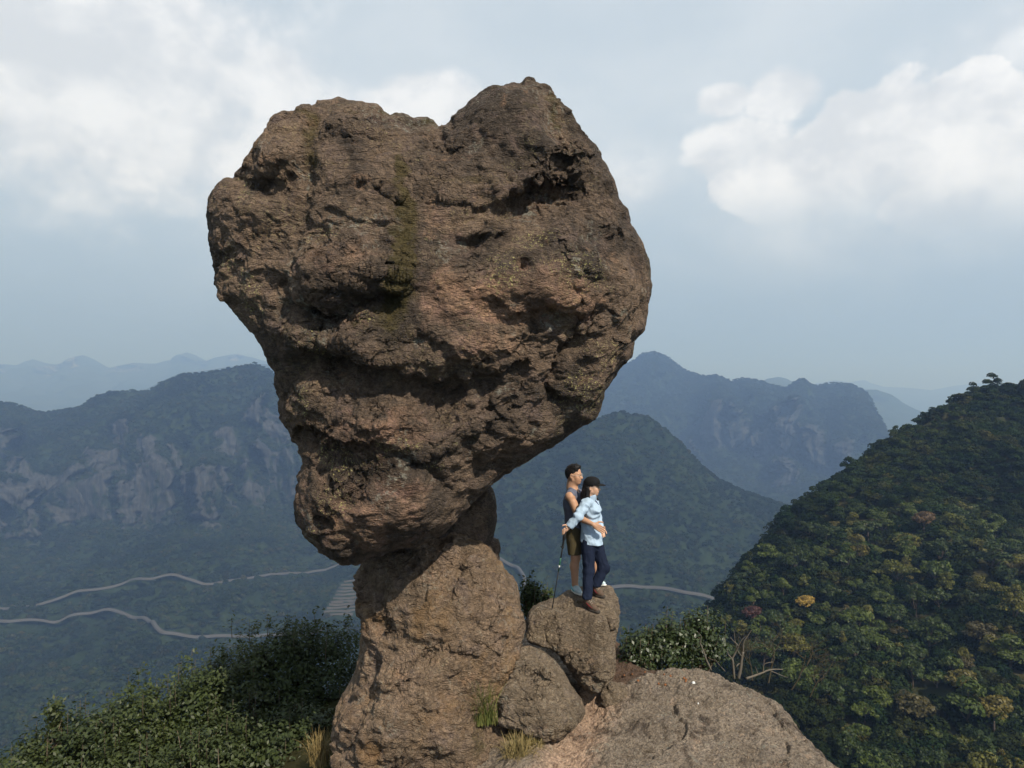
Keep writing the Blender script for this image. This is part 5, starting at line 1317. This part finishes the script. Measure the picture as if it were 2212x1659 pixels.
def add_head(F_, c, f, r, s=1.0):
    """skull, jaw, nose, lips, brow and ears; c the head's centre, f the gaze, r the figure's right"""
    u = unit(np.cross(r, f)); u = u if u[2] > 0 else -u; ax = (f, r, u)
    at = lambda a, b, d: c + s * (a * f + b * r + d * u)
    F_.ball(at(-.012, 0, .030), (.097 * s, .076 * s, .100 * s), .01, ax)
    F_.ball(at(.030, 0, -.035), (.062 * s, .060 * s, .085 * s), .03, ax)          # face
    F_.ball(at(.048, 0, -.095), (.034 * s, .034 * s, .026 * s), .03, ax)          # chin
    F_.limb(at(.0, .05, -.06), at(.045, .022, -.095), .024 * s, .022 * s, .02); F_.limb(at(.0, -.05, -.06), at(.045, -.022, -.095), .024 * s, .022 * s, .02)
    F_.limb(at(.088, 0, .002), at(.107, 0, -.030), .007 * s, .012 * s, .012)       # nose
    F_.ball(at(.100, 0, -.036), (.012 * s, .017 * s, .009 * s), .008, ax)
    F_.ball(at(.086, 0, -.060), (.014 * s, .022 * s, .006 * s), .006, ax); F_.ball(at(.084, 0, -.071), (.013 * s, .019 * s, .006 * s), .006, ax)   # lips
    for b in (-1, 1):
        F_.ball(at(.085, b * .031, .003), (.016 * s, .018 * s, .012 * s), .012, ax, 'sub')
        F_.ball(at(.073, b * .031, .003), (.014 * s, .015 * s, .011 * s), .006, ax)
        F_.limb(at(.083, b * .014, .020), at(.072, b * .048, .020), .009 * s, .008 * s, .012)
        F_.ball(at(.048, b * .038, -.050), (.028 * s, .026 * s, .036 * s), .03, ax); F_.ball(at(.056, b * .040, -.028), (.020 * s, .020 * s, .020 * s), .03, ax)                              # cheek
        F_.ball(at(-.014, b * .078, -.012), (.022 * s, .010 * s, .034 * s), .006, ax); F_.ball(at(-.008, b * .086, -.010), (.010 * s, .007 * s, .018 * s), .005, ax, 'sub')
    F_.limb(at(-.03, 0, -.05), at(-.045, 0, -.16), .056 * s, .058 * s, .03)                                       # neck
    return at


def face_attrs(V, at, s=1.0):
    lip = np.exp(-((np.linalg.norm((V - at(.094, 0, -.066)) * np.array([1, 1, 1.3]), axis=1)) / (.017 * s)) ** 4) * .7
    eye = np.zeros(len(V))
    for b in (-1, 1):
        eye = np.maximum(eye, np.exp(-(np.linalg.norm((V - at(.086, b * .031, .003)) * np.array([1, 1, 1.9]), axis=1) / (.0115 * s)) ** 6))
        eye = np.maximum(eye, .7 * np.exp(-(np.linalg.norm((V - at(.084, b * .031, .023)) * np.array([1, 1, 4.5]), axis=1) / (.017 * s)) ** 6))
    return {'lip': lip, 'eye': eye}


def glasses(parent, at, shape=(.021, .019)):
    parts = []
    for b in (-1, 1):
        a = np.linspace(0, 2 * np.pi, 15); ring = np.array([at(.104 - .05 * abs(math.cos(x) * .25 + .5) * .4, b * .033 + shape[0] * math.cos(x), .003 + shape[1] * math.sin(x)) for x in a])
        parts.append(tube(ring, np.full(15, .0017), 5))
        parts.append(tube(np.array([at(.090, b * .054, .008), at(.04, b * .078, .008), at(-.015, b * .084, .002)]), [.0018] * 3, 5))
    parts.append(tube(np.array([at(.098, -.012, .006), at(.103, 0, .009), at(.098, .012, .006)]), [.0016] * 3, 5))
    V, F = join(parts); return obj('glasses', V, F, M_METAL, parent)


def hand(F_, wrist, palm_dir, knuckle_dir, normal, curl, L=.185, s=1.0, thumb=1, spread=.2):
    """palm, four unequal jointed fingers curling towards -normal, and a thumb off the palm's side"""
    pd, kd, nm = unit(palm_dir), unit(knuckle_dir), unit(normal); W = .040 * s
    w = np.array(wrist, float); kn = w + pd * .088 * s
    F_.limb(w, w + pd * .03 * s, .026 * s, .030 * s, .015, (nm, 1.35))
    for t in (-1, -.33, .33, 1):
        F_.limb(w + pd * .02 * s + kd * t * W * .6, kn + kd * t * W * .85, .015 * s, .012 * s, .012)
    for t, ln, cu in ((-.95, .062, 1.15), (-.32, .078, 1.05), (.32, .084, 1.0), (.95, .074, .95)):
        p = kn + kd * t * W * .85; dr = unit(pd + kd * t * spread * .35); a = curl * cu
        for seg, rr in ((.45, (.0098, .0090)), (.32, (.0090, .0082)), (.26, (.0082, .0068))):
            ang = a; dr = unit(dr * math.cos(ang) - nm * math.sin(ang)); 
            q = p + dr * ln * seg * s * 1.05; F_.limb(p, q, rr[0] * s, rr[1] * s, .003); p = q
            nm = nm  # bend continues in the same plane
        nm = unit(normal)
    b = w + pd * .030 * s + kd * thumb * W * .75; d1 = unit(pd * .65 + kd * thumb * .9 - nm * .15)
    m1 = b + d1 * .040 * s; m2 = m1 + unit(pd * .9 + kd * thumb * .45 - nm * .3) * .034 * s; m3 = m2 + unit(pd + kd * thumb * .15 - nm * .4) * .026 * s
    F_.limb(b, m1, .0150 * s, .0118 * s, .01); F_.limb(m1, m2, .0112 * s, .0100 * s, .004); F_.limb(m2, m3, .0100 * s, .0075 * s, .004)


def shoe(parent, heel, toe, ankle, boot, mat, solemat, name):
    f = unit(toe - heel); L = np.linalg.norm(toe - heel); r = unit(np.cross(f, UP)); u = np.cross(r, f)
    lo = np.minimum(np.minimum(heel, toe), ankle) - .09; hi = np.maximum(np.maximum(heel, toe), ankle) + .09
    A = Field(lo, hi, .0045); at = lambda a, b, d: heel + f * a * L + r * b + u * d
    A.limb(at(.13, 0, .046), at(.60, 0, .048), .034, .042, .02, (u, 1.0)); A.limb(at(.55, 0, .044), at(.87, 0, .036), .043, .031, .02, (u, 1.25))
    A.limb(at(.18, 0, .055), at(.20, 0, .092 if not boot else .12), .036, .040, .02); A.limb(at(.30, 0, .080), at(.66, 0, .056), .031, .030, .02)
    if boot: A.limb(at(.20, 0, .10), ankle + UP * .0, .042, .044, .02)
    for k in range(4): A.limb(at(.36 + .09 * k, -.026, .098 - .012 * k), at(.36 + .09 * k, .026, .098 - .012 * k), .0045, .0045, .004)
    A.cut(at(0, 0, .012), -u); V, F = A.mesh(); o = obj(name, V, F, mat, parent)
    B = Field(lo, hi, .0045)
    B.limb(at(.10, 0, .012), at(.58, .0, .012), .037, .046, .01, (u, 2.2)); B.limb(at(.55, 0, .012), at(.93, 0, .014), .046, .034, .01, (u, 2.2))
    B.limb(at(.05, 0, .020), at(.16, 0, .022), .034, .038, .01, (u, 1.7)); B.cut(at(0, 0, .0), -u); B.cut(at(0, 0, .034), u)
    if boot: B.limb(at(.90, 0, .026), at(.985, 0, .024), .030, .024, .01, (u, 1.3))
    V, F = B.mesh(); obj('sole', V, F, solemat, o)
    ls = []
    for k in range(4):
        z = .112 - .013 * k + (.012 if boot else 0); ls.append(tube(np.array([at(.33 + .09 * k, -.030, z - .012), at(.37 + .09 * k, 0, z), at(.40 + .09 * k, .030, z - .014)]), [.0045] * 3, 5))
    if boot: ls.append(tube(np.array([at(.36, -.01, .125), at(.50, -.045, .105), at(.55, -.05, .08)]), [.003] * 3, 4))
    V, F = join(ls); obj('laces', V, F, M_LACE if boot else M_TEAL, o)
    for b in (-1, 1):
        if boot: V, F = tube(np.array([at(.28, b * .040, .085), at(.50, b * .044, .062), at(.70, b * .040, .050)]), [.006, .008, .004], 5)
        else: V, F = tube(np.array([at(.05, b * .030, .075), at(.22, b * .042, .050), at(.42, b * .046, .036), at(.6, b * .046, .040)]), [.008, .010, .008, .004], 5)
        obj('side_trim', V, F, M_REDT if boot else M_TEAL, o)
    if boot: V, F = tube(np.array([at(.02, -.02, .06), at(.0, 0, .09), at(.02, .02, .06)]), [.008] * 3, 5)
    else: V, F = tube(np.array([at(.0, -.028, .085), at(-.04, 0, .10), at(.0, .028, .085)]), [.010] * 3, 5)
    obj('heel_tab', V, F, M_REDT if boot else M_TEAL, o)
    return o


def wrinkle(seed, amp, k=(14, 14, 9)):
    def fn(p):
        a = perlin(p * np.array(k), seed); b = perlin(p * np.array(k) * 2.1 + 3, seed + 1)
        return amp * (np.abs(a) * 1.3 - .3 + .6 * np.abs(b) - .15)
    return fn


# ---------------- man
f = unit([.90, -.42, 0]); r = np.array([f[1], -f[0], 0])
hd = P(1240.5, 1026, 9.60); fh = unit([.92, -.38, -.03]); rh_ = np.array([fh[1], -fh[0], 0]); rh_ = unit(rh_)
pel = P(1243, 1142, 9.62); wst = P(1241, 1116, 9.62); che = P(1239, 1085, 9.61); nb = P(1238, 1056, 9.60)
shR = P(1231.5, 1071, 9.44); shL = P(1250, 1068, 9.77); elR = P(1250, 1117, 9.36); wrR = P(1282, 1133.5, 9.19)
elL = P(1268, 1118, 9.74); wrL = P(1286, 1136, 9.60)
hipR, hipL = pel + r * .09 - [0, 0, .02], pel - r * .09 - [0, 0, .02]
hR, tR = SOLES['man near']; hL, tL = SOLES['man far']
anR = hR + unit(tR - hR) * .055 + [0, 0, .105]; anL = hL + unit(tL - hL) * .055 + [0, 0, .105]
knR = (hipR + anR) / 2 + np.array([.02, -.015, .015]); knL = (hipL + anL) / 2 + np.array([.05, 0, .015])
man = empty('person', (hR + hL) / 2, 'person in grey sleeveless shirt and olive shorts embracing the one in the cap', 'person')
A = Field(np.minimum(anR, shR) - [.25, .35, .12], np.array([1.30, 10.02, 3.02]), .006)
at_m = add_head(A, hd, fh, rh_, 1.04)
A.limb(nb + UP * .07 + f * .0, nb - UP * .05, .056, .070, .03)
A.limb(pel, wst, .130, .118, .04, (f, 1.35)); A.limb(wst, che, .118, .140, .04, (f, 1.4)); A.limb(che, nb - UP * .06, .140, .085, .05, (f, 1.3)); A.limb(shR - UP * .01, shL - UP * .01, .060, .060, .05)
for sh_, el, wr in ((shR, elR, wrR), (shL, elL, wrL)):
    A.ball(sh_ - UP * .01, .060, .03); A.limb(sh_, el, .054, .041, .02); A.limb(sh_ + (el - sh_) * .35 + f * .012, sh_ + (el - sh_) * .7 + f * .008, .044, .040, .03)
    A.limb(el, el + (wr - el) * .35, .041, .042, .015); A.limb(el + (wr - el) * .3, wr, .043, .026, .015)
hand(A, wrR, [.72, -.10, -.40], unit([.30, .05, .9]), [.25, -1, .1], .26, s=1.02, thumb=1)
hand(A, wrL, [.8, -.5, -.2], [.2, .1, .95], [.5, .85, 0], .35, thumb=1)
for hp, kn, an in ((hipR, knR, anR), (hipL, knL, anL)):
    A.limb(hp, kn, .088, .060, .03); A.ball(kn + f * .012, .052, .03); cf = kn + (an - kn) * .33 - f * .020
    A.limb(kn, cf, .054, .054, .03); A.limb(cf, an, .053, .034, .03); A.limb(kn, an, .045, .034, .03); A.limb(an, an - UP * .06 + f * .03, .036, .034, .02)
V, F = A.mesh(); obj('body', V, F, M_SKIN_M, man, attrs=face_attrs(V, at_m, 1.04))
B = Field(hd - .19, hd + .19, .0045); ux = unit(np.cross(rh_, fh)); ux = ux if ux[2] > 0 else -ux; axm = (fh, rh_, ux)
B.ball(at_m(-.020, 0, .050), (.103, .086, .090), .01, axm); B.ball(at_m(.020, 0, .105), (.075, .066, .042), .03, axm); B.ball(at_m(-.065, 0, .010), (.055, .070, .075), .02, axm)
B.cut(at_m(.058, 0, .060), fh * .9 - ux * .35); B.ball(at_m(.070, 0, -.01), (.085, .12, .072), .01, axm, 'sub'); B.ball(at_m(-.012, .09, -.030), (.034, .03, .045), .01, axm, 'sub'); B.ball(at_m(-.012, -.09, -.030), (.034, .03, .045), .01, axm, 'sub')
B.cut(at_m(0, 0, -.062), -ux + fh * .2)
B.ruffle(lambda p: -.012 * np.clip(perlin(p * np.array([38, 38, 16]), 3), 0, 1) - .006 * perlin(p * 60, 4))
V, F = B.mesh(); obj('hair', V, F, M_HAIR, man)
glasses(man, at_m)
C_ = Field(pel - [.32, .36, .25], nb + [.32, .36, .16], .006)
hem = P(1245, 1163, 9.60)
C_.limb(hem - UP * .05, wst, .160, .150, .03, (f, 1.22)); C_.limb(wst, che, .150, .166, .04, (f, 1.32)); C_.limb(che, nb - UP * .045, .166, .098, .05, (f, 1.25)); C_.limb(shR * .9 + nb * .1 - UP * .0, shL * .9 + nb * .1, .066, .066, .05)
C_.ruffle(wrinkle(21, .022, (9, 9, 6))); C_.cut(hem, -UP)
for sh_, sg in ((shR, 1), (shL, -1)):
    C_.limb(sh_ + r * sg * .085 + UP * .045 + f * .01, sh_ + r * sg * .065 - UP * .17 + f * .0, .062, .076, .01, None, 'sub')
C_.limb(nb + f * .03 + UP * .10, nb + f * .045 - UP * .002, .060, .066, .01, None, 'sub')
V, F = C_.mesh(); obj('sleeveless_shirt', V, F, M_TANK, man)
D_ = Field(np.minimum(knR, knL) - .2, pel + .3, .006)
D_.limb(pel + UP * .02, pel - UP * .06, .152, .150, .03, (f, 1.2))
for hp, kn in ((hipR, knR), (hipL, knL)): D_.limb(hp, hp + (kn - hp) * 1.02, .104, .094, .03)
D_.ruffle(wrinkle(31, .014, (10, 10, 7))); D_.cut(P(1247, 1197.5, 9.5), -UP + f * .08); D_.cut(pel + UP * .08, UP)
V, F = D_.mesh(); obj('shorts', V, F, M_SHORTS, man)
shoe(man, hR, tR, anR, False, M_SHOE, M_SOLE, 'running_shoe'); shoe(man, hL, tL, anL, False, M_SHOE, M_SOLE, 'running_shoe')

# ---------------- woman
f = unit([.94, -.34, 0]); r = np.array([f[1], -f[0], 0])
hd = P(1279, 1051.5, 9.40); fh = unit([.98, -.18, -.05]); rw = unit([fh[1], -fh[0], 0])
pel = P(1278, 1168, 9.40); wst = P(1276, 1133, 9.40); che = P(1276, 1100, 9.39); nb = P(1274, 1078, 9.40)
shR = P(1268, 1087, 9.26); shL = P(1283, 1086, 9.53); elR = P(1249, 1114, 9.13); wrR = P(1228, 1140, 9.12); elL = P(1290, 1119, 9.56); wrL = P(1296, 1138, 9.47)
hipR, hipL = pel + r * .078, pel - r * .078
hR, tR = SOLES['woman near']; hL, tL = SOLES['woman far']
anR = hR + unit(tR - hR) * .055 + [0, 0, .13]; anL = hL + unit(tL - hL) * .055 + [0, 0, .13]
knR = P(1271.5, 1236, 9.22); knL = P(1304, 1227, 9.36)
hipR = P(1271, 1175, 9.34); hipL = P(1287, 1173, 9.47)
wom = empty('person', (hR + hL) / 2, 'person in black cap, pale blue jacket and navy trousers holding a trekking pole', 'person')
A = Field(np.array([.64, 8.88, 1.04]), np.array([1.32, 9.78, 2.80]), .006)
at_w = add_head(A, hd, fh, rw, .96)
A.limb(nb + UP * .08, nb - UP * .05, .046, .058, .03)
A.limb(pel, wst, .120, .095, .04, (f, 1.25)); A.limb(wst, che, .095, .112, .04, (f, 1.3)); A.limb(che, nb - UP * .05, .112, .07, .05, (f, 1.3)); A.limb(shR, shL, .045, .045, .04)
for sh_, el, wr in ((shR, elR, wrR), (shL, elL, wrL)):
    A.limb(sh_, el, .043, .034, .02); A.limb(el, wr, .035, .022, .02)
grip = P(1221.5, 1147, 9.10); PT, PB = P(1222.3, 1140.5, 9.10), SOLES['tip'][0]
pdir = unit(PB - PT)
hand(A, wrR + [.0, 0, .005], unit(grip - wrR + [-.01, 0, 0]), -pdir, [.35, -.85, .25], .75, s=.92, thumb=1)
hand(A, wrL, [.3, -.4, -.9], [.8, .3, 0], [.3, .8, .2], .4, s=.9)
for hp, kn, an in ((hipR, knR, anR), (hipL, knL, anL)):
    A.limb(hp, kn, .078, .054, .03); A.limb(kn, an, .050, .034, .03); A.limb(an, an - UP * .07 + f * .03, .034, .030, .02)
V, F = A.mesh(); obj('body', V, F, M_SKIN_W, wom, attrs=face_attrs(V, at_w, .96))
ux = unit(np.cross(rw, fh)); ux = ux if ux[2] > 0 else -ux; axw = (fh, rw, ux)
# long hair: a cap of hair with locks falling over the shoulders
B = Field(hd - [.26, .22, .36], hd + [.22, .22, .18], .005)
B.ball(at_w(-.020, 0, .025), (.100, .086, .092), .01, axw); B.limb(at_w(-.075, 0, .0), at_w(-.105, .0, -.13), .062, .052, .03, (fh, 1.2)); B.limb(at_w(-.105, .01, -.12), at_w(-.105, .03, -.24), .052, .026, .03, (fh, 1.1))
B.limb(at_w(-.050, .070, -.02), at_w(-.055, .088, -.14), .034, .030, .02); B.limb(at_w(-.055, .088, -.14), at_w(-.020, .100, -.245), .030, .014, .02)
B.limb(at_w(-.085, .06, -.06), at_w(-.12, .075, -.22), .036, .018, .02)
B.limb(at_w(-.040, -.072, -.02), at_w(.01, -.085, -.13), .030, .026, .02); B.limb(at_w(.01, -.085, -.13), at_w(.085, -.07, -.185), .026, .014, .02)
B.ball(at_w(.075, 0, -.030), (.088, .13, .085), .01, axw, 'sub'); B.ball(at_w(.00, .095, -.025), (.030, .030, .036), .01, axw, 'sub')
B.ruffle(lambda p: -.007 * perlin(p * np.array([60, 60, 8]), 13))
V, F = B.mesh(); obj('hair', V, F, M_HAIR, wom)
K = Field(hd - [.2, .2, .08], hd + [.26, .2, .2], .0045)
K.ball(at_w(-.012, 0, .045), (.108, .094, .088), .005, axw); K.ball(at_w(.01, 0, .085), (.080, .078, .050), .03, axw); K.cut(at_w(0, 0, .028), -ux + fh * .02); V, F = K.mesh(); cap = obj('cap', V, F, M_CAP, wom)
K = Field(hd - [.2, .2, .08], hd + [.26, .2, .2], .004)
K.ball(at_w(.095, 0, .030), (.090, .078, .020), .005, axw); K.ball(at_w(.095, 0, .006), (.13, .095, .028), .005, axw, 'sub'); K.cut(at_w(.055, 0, 0), -fh); V, F = K.mesh(); obj('visor', V, F, M_CAP, cap)
V, F = tube(np.array([at_w(-.01, 0, .128), at_w(-.01, 0, .137)]), [.009, .005], 8); obj('button', V, F, M_CAP, cap)
glasses(wom, at_w, (.022, .015))
C_ = Field(np.array([.66, 8.90, 1.72]), np.array([1.30, 9.78, 2.62]), .006)
hem = P(1278, 1172, 9.40)
C_.limb(hem - UP * .05, wst, .170, .128, .04, (f, 1.12)); C_.limb(wst, che, .128, .138, .05, (f, 1.22)); C_.limb(che, nb - UP * .05, .138, .080, .05, (f, 1.2)); C_.limb(shR, shL, .058, .058, .05)
C_.ball(che + f * .055, (.07, .12, .07), .04)
C_.limb(shR, elR, .066, .058, .03); C_.limb(elR, wrR, .058, .047, .02); C_.limb(shL, elL, .064, .056, .03); C_.limb(elL, wrL, .056, .045, .02)
C_.ruffle(wrinkle(41, .020, (11, 11, 8))); C_.ruffle(lambda p: .006 * np.sin(60 * (p[:, 0] * .5 + p[:, 2] * .9) + 5 * perlin(p * 6, 7)) * (perlin(p * 5, 8) > 0))
C_.cut(hem + f * .0, unit(-UP - f * .14)); C_.cut(wrR + unit(wrR - elR) * .004, unit(wrR - elR) + 0) if False else None
sl, p = C_.box(wrR - .09, wrR + .09); dd = (p - (wrR - unit(wrR - elR) * .012)) @ unit(wrR - elR); C_.D[sl] = np.maximum(C_.D[sl], np.where(dd > -.08, dd, C_.D[sl]))
C_.limb(nb + f * .03 + UP * .10, nb + f * .045 - UP * .01, .054, .056, .01, None, 'sub')
V, F = C_.mesh(); jk = obj('jacket', V, F, M_JACKET, wom)
# stand-up collar, front flap with fastener
K = Field(nb - .16, nb + .18, .0045); K.limb(nb - UP * .02 + f * .01, nb + UP * .045 + f * .02, .074, .076, .01); K.limb(nb - UP * .06 + f * .02, nb + UP * .10 + f * .03, .058, .062, .005, None, 'sub'); K.limb(nb + f * .11 + UP * .07, nb + f * .10 - UP * .03, .030, .016, .005, None, 'sub'); K.cut(nb + UP * .035 - f * .02, UP - f * .35); V, F = K.mesh(); obj('collar', V, F, M_JACKET, jk)
V, F = tube(np.array([nb + f * .085 - UP * .015 + r * .02, nb + f * .115 - UP * .06 + r * .01, nb + f * .135 - UP * .13]), [.008, .007, .006], 6); obj('zip', V, F, M_SCARF, jk)
K = Field(nb - .14, nb + .14, .005); K.limb(nb + f * .015 - UP * .05, nb + f * .02 + UP * .028, .062, .052, .01); V, F = K.mesh(); obj('undershirt', V, F, M_SCARF, wom)
D_ = Field(np.minimum(anR, anL) - [.12, .12, .03], pel + [.3, .3, .2], .006)
D_.limb(pel + UP * .03, (hipR + hipL) / 2 - UP * .02, .128, .128, .03, (f, 1.2))
for hp, kn, an in ((hipR, knR, anR), (hipL, knL, anL)):
    D_.limb(hp, kn, .092, .068, .03); D_.limb(kn, an + UP * .0, .067, .061, .03)
    D_.ball(kn + f * .01, .062, .03)
D_.ruffle(wrinkle(51, .020, (12, 12, 7))); 
sl, p = D_.box(anR - .1, anR + .1); D_.D[sl] = np.maximum(D_.D[sl], (anR[2] - .005) - p[..., 2])
sl, p = D_.box(anL - .1, anL + .1); D_.D[sl] = np.maximum(D_.D[sl], (anL[2] - .005) - p[..., 2])
V, F = D_.mesh(); obj('trousers', V, F, M_PANTS, wom)
shoe(wom, hR, tR, anR, True, M_BOOT, M_BSOLE, 'hiking_boot'); shoe(wom, hL, tL, anL, True, M_BOOT, M_BSOLE, 'hiking_boot')

# ---------------- trekking pole
pole = empty('trekking_pole', PB, 'black and green trekking pole planted on the boulder', 'trekking pole')
L = np.linalg.norm(PB - PT); pp = lambda t: PT + pdir * L * t
def pseg(name, ts, rs, mat, sides=10): V, F = tube(np.array([pp(t) for t in ts]), rs, sides); return obj(name, V, F, mat, pole)
pseg('grip', [-.012, 0, .03, .055, .085, .105, .13, .155, .19, .215, .225], [.008, .017, .015, .016, .018, .024, .020, .013, .014, .015, .012], M_BLACK)
pseg('clamp', [.222, .228, .240, .247], [.012, .019, .019, .011], M_BLACK); pseg('shaft', [.24, .36], [.0095, .0095], M_BLACK); pseg('shaft', [.358, .53], [.0085, .0085], M_GREEN)
pseg('mark', [.455, .485], [.0092, .0092], M_WTXT); pseg('shaft', [.53, .965], [.0075, .006], M_BLACK); pseg('tip', [.95, .955, .975, .985, 1.0], [.007, .011, .010, .006, .004], M_BLACK)
sgrip = np.cross(pdir, [0, 1, 0]); q = pp(.23)
V, F = tube(np.array([q, q - unit(sgrip) * .028 - pdir * .004]), [.008, .005], 6); obj('clamp_lever', V, F, M_BLACK, pole)

# ------------------------------------------------------------------ the hazy air of the valley
hv_ = np.array([[x, y, z] for z in (-346.5, 345) for y in (-2500, 16000) for x in (-14000, 14000)], float)
hf_ = np.array([[0, 2, 3, 1], [4, 5, 7, 6], [0, 1, 5, 4], [2, 6, 7, 3], [0, 4, 6, 2], [1, 3, 7, 5]])
mh_, T = new_mat('haze')
vol = T.n('ShaderNodeVolumePrincipled', ins={'Color': (0.34, 0.54, 1.0, 1), 'Absorption Color': (.48, .50, 1, 1), 'Density': HAZE, 'Anisotropy': 0.25})
T.n('ShaderNodeOutputMaterial', ins={'Volume': vol})
hz = obj('haze', hv_, hf_, mh_, smooth=False); tag(hz, None, None, None, 'stuff')
hz['label'] = 'thin blue haze filling the valley air'; hz['category'] = 'haze'
for o_ in list(bpy.data.objects):
    if '_o' in o_: del o_['_o']
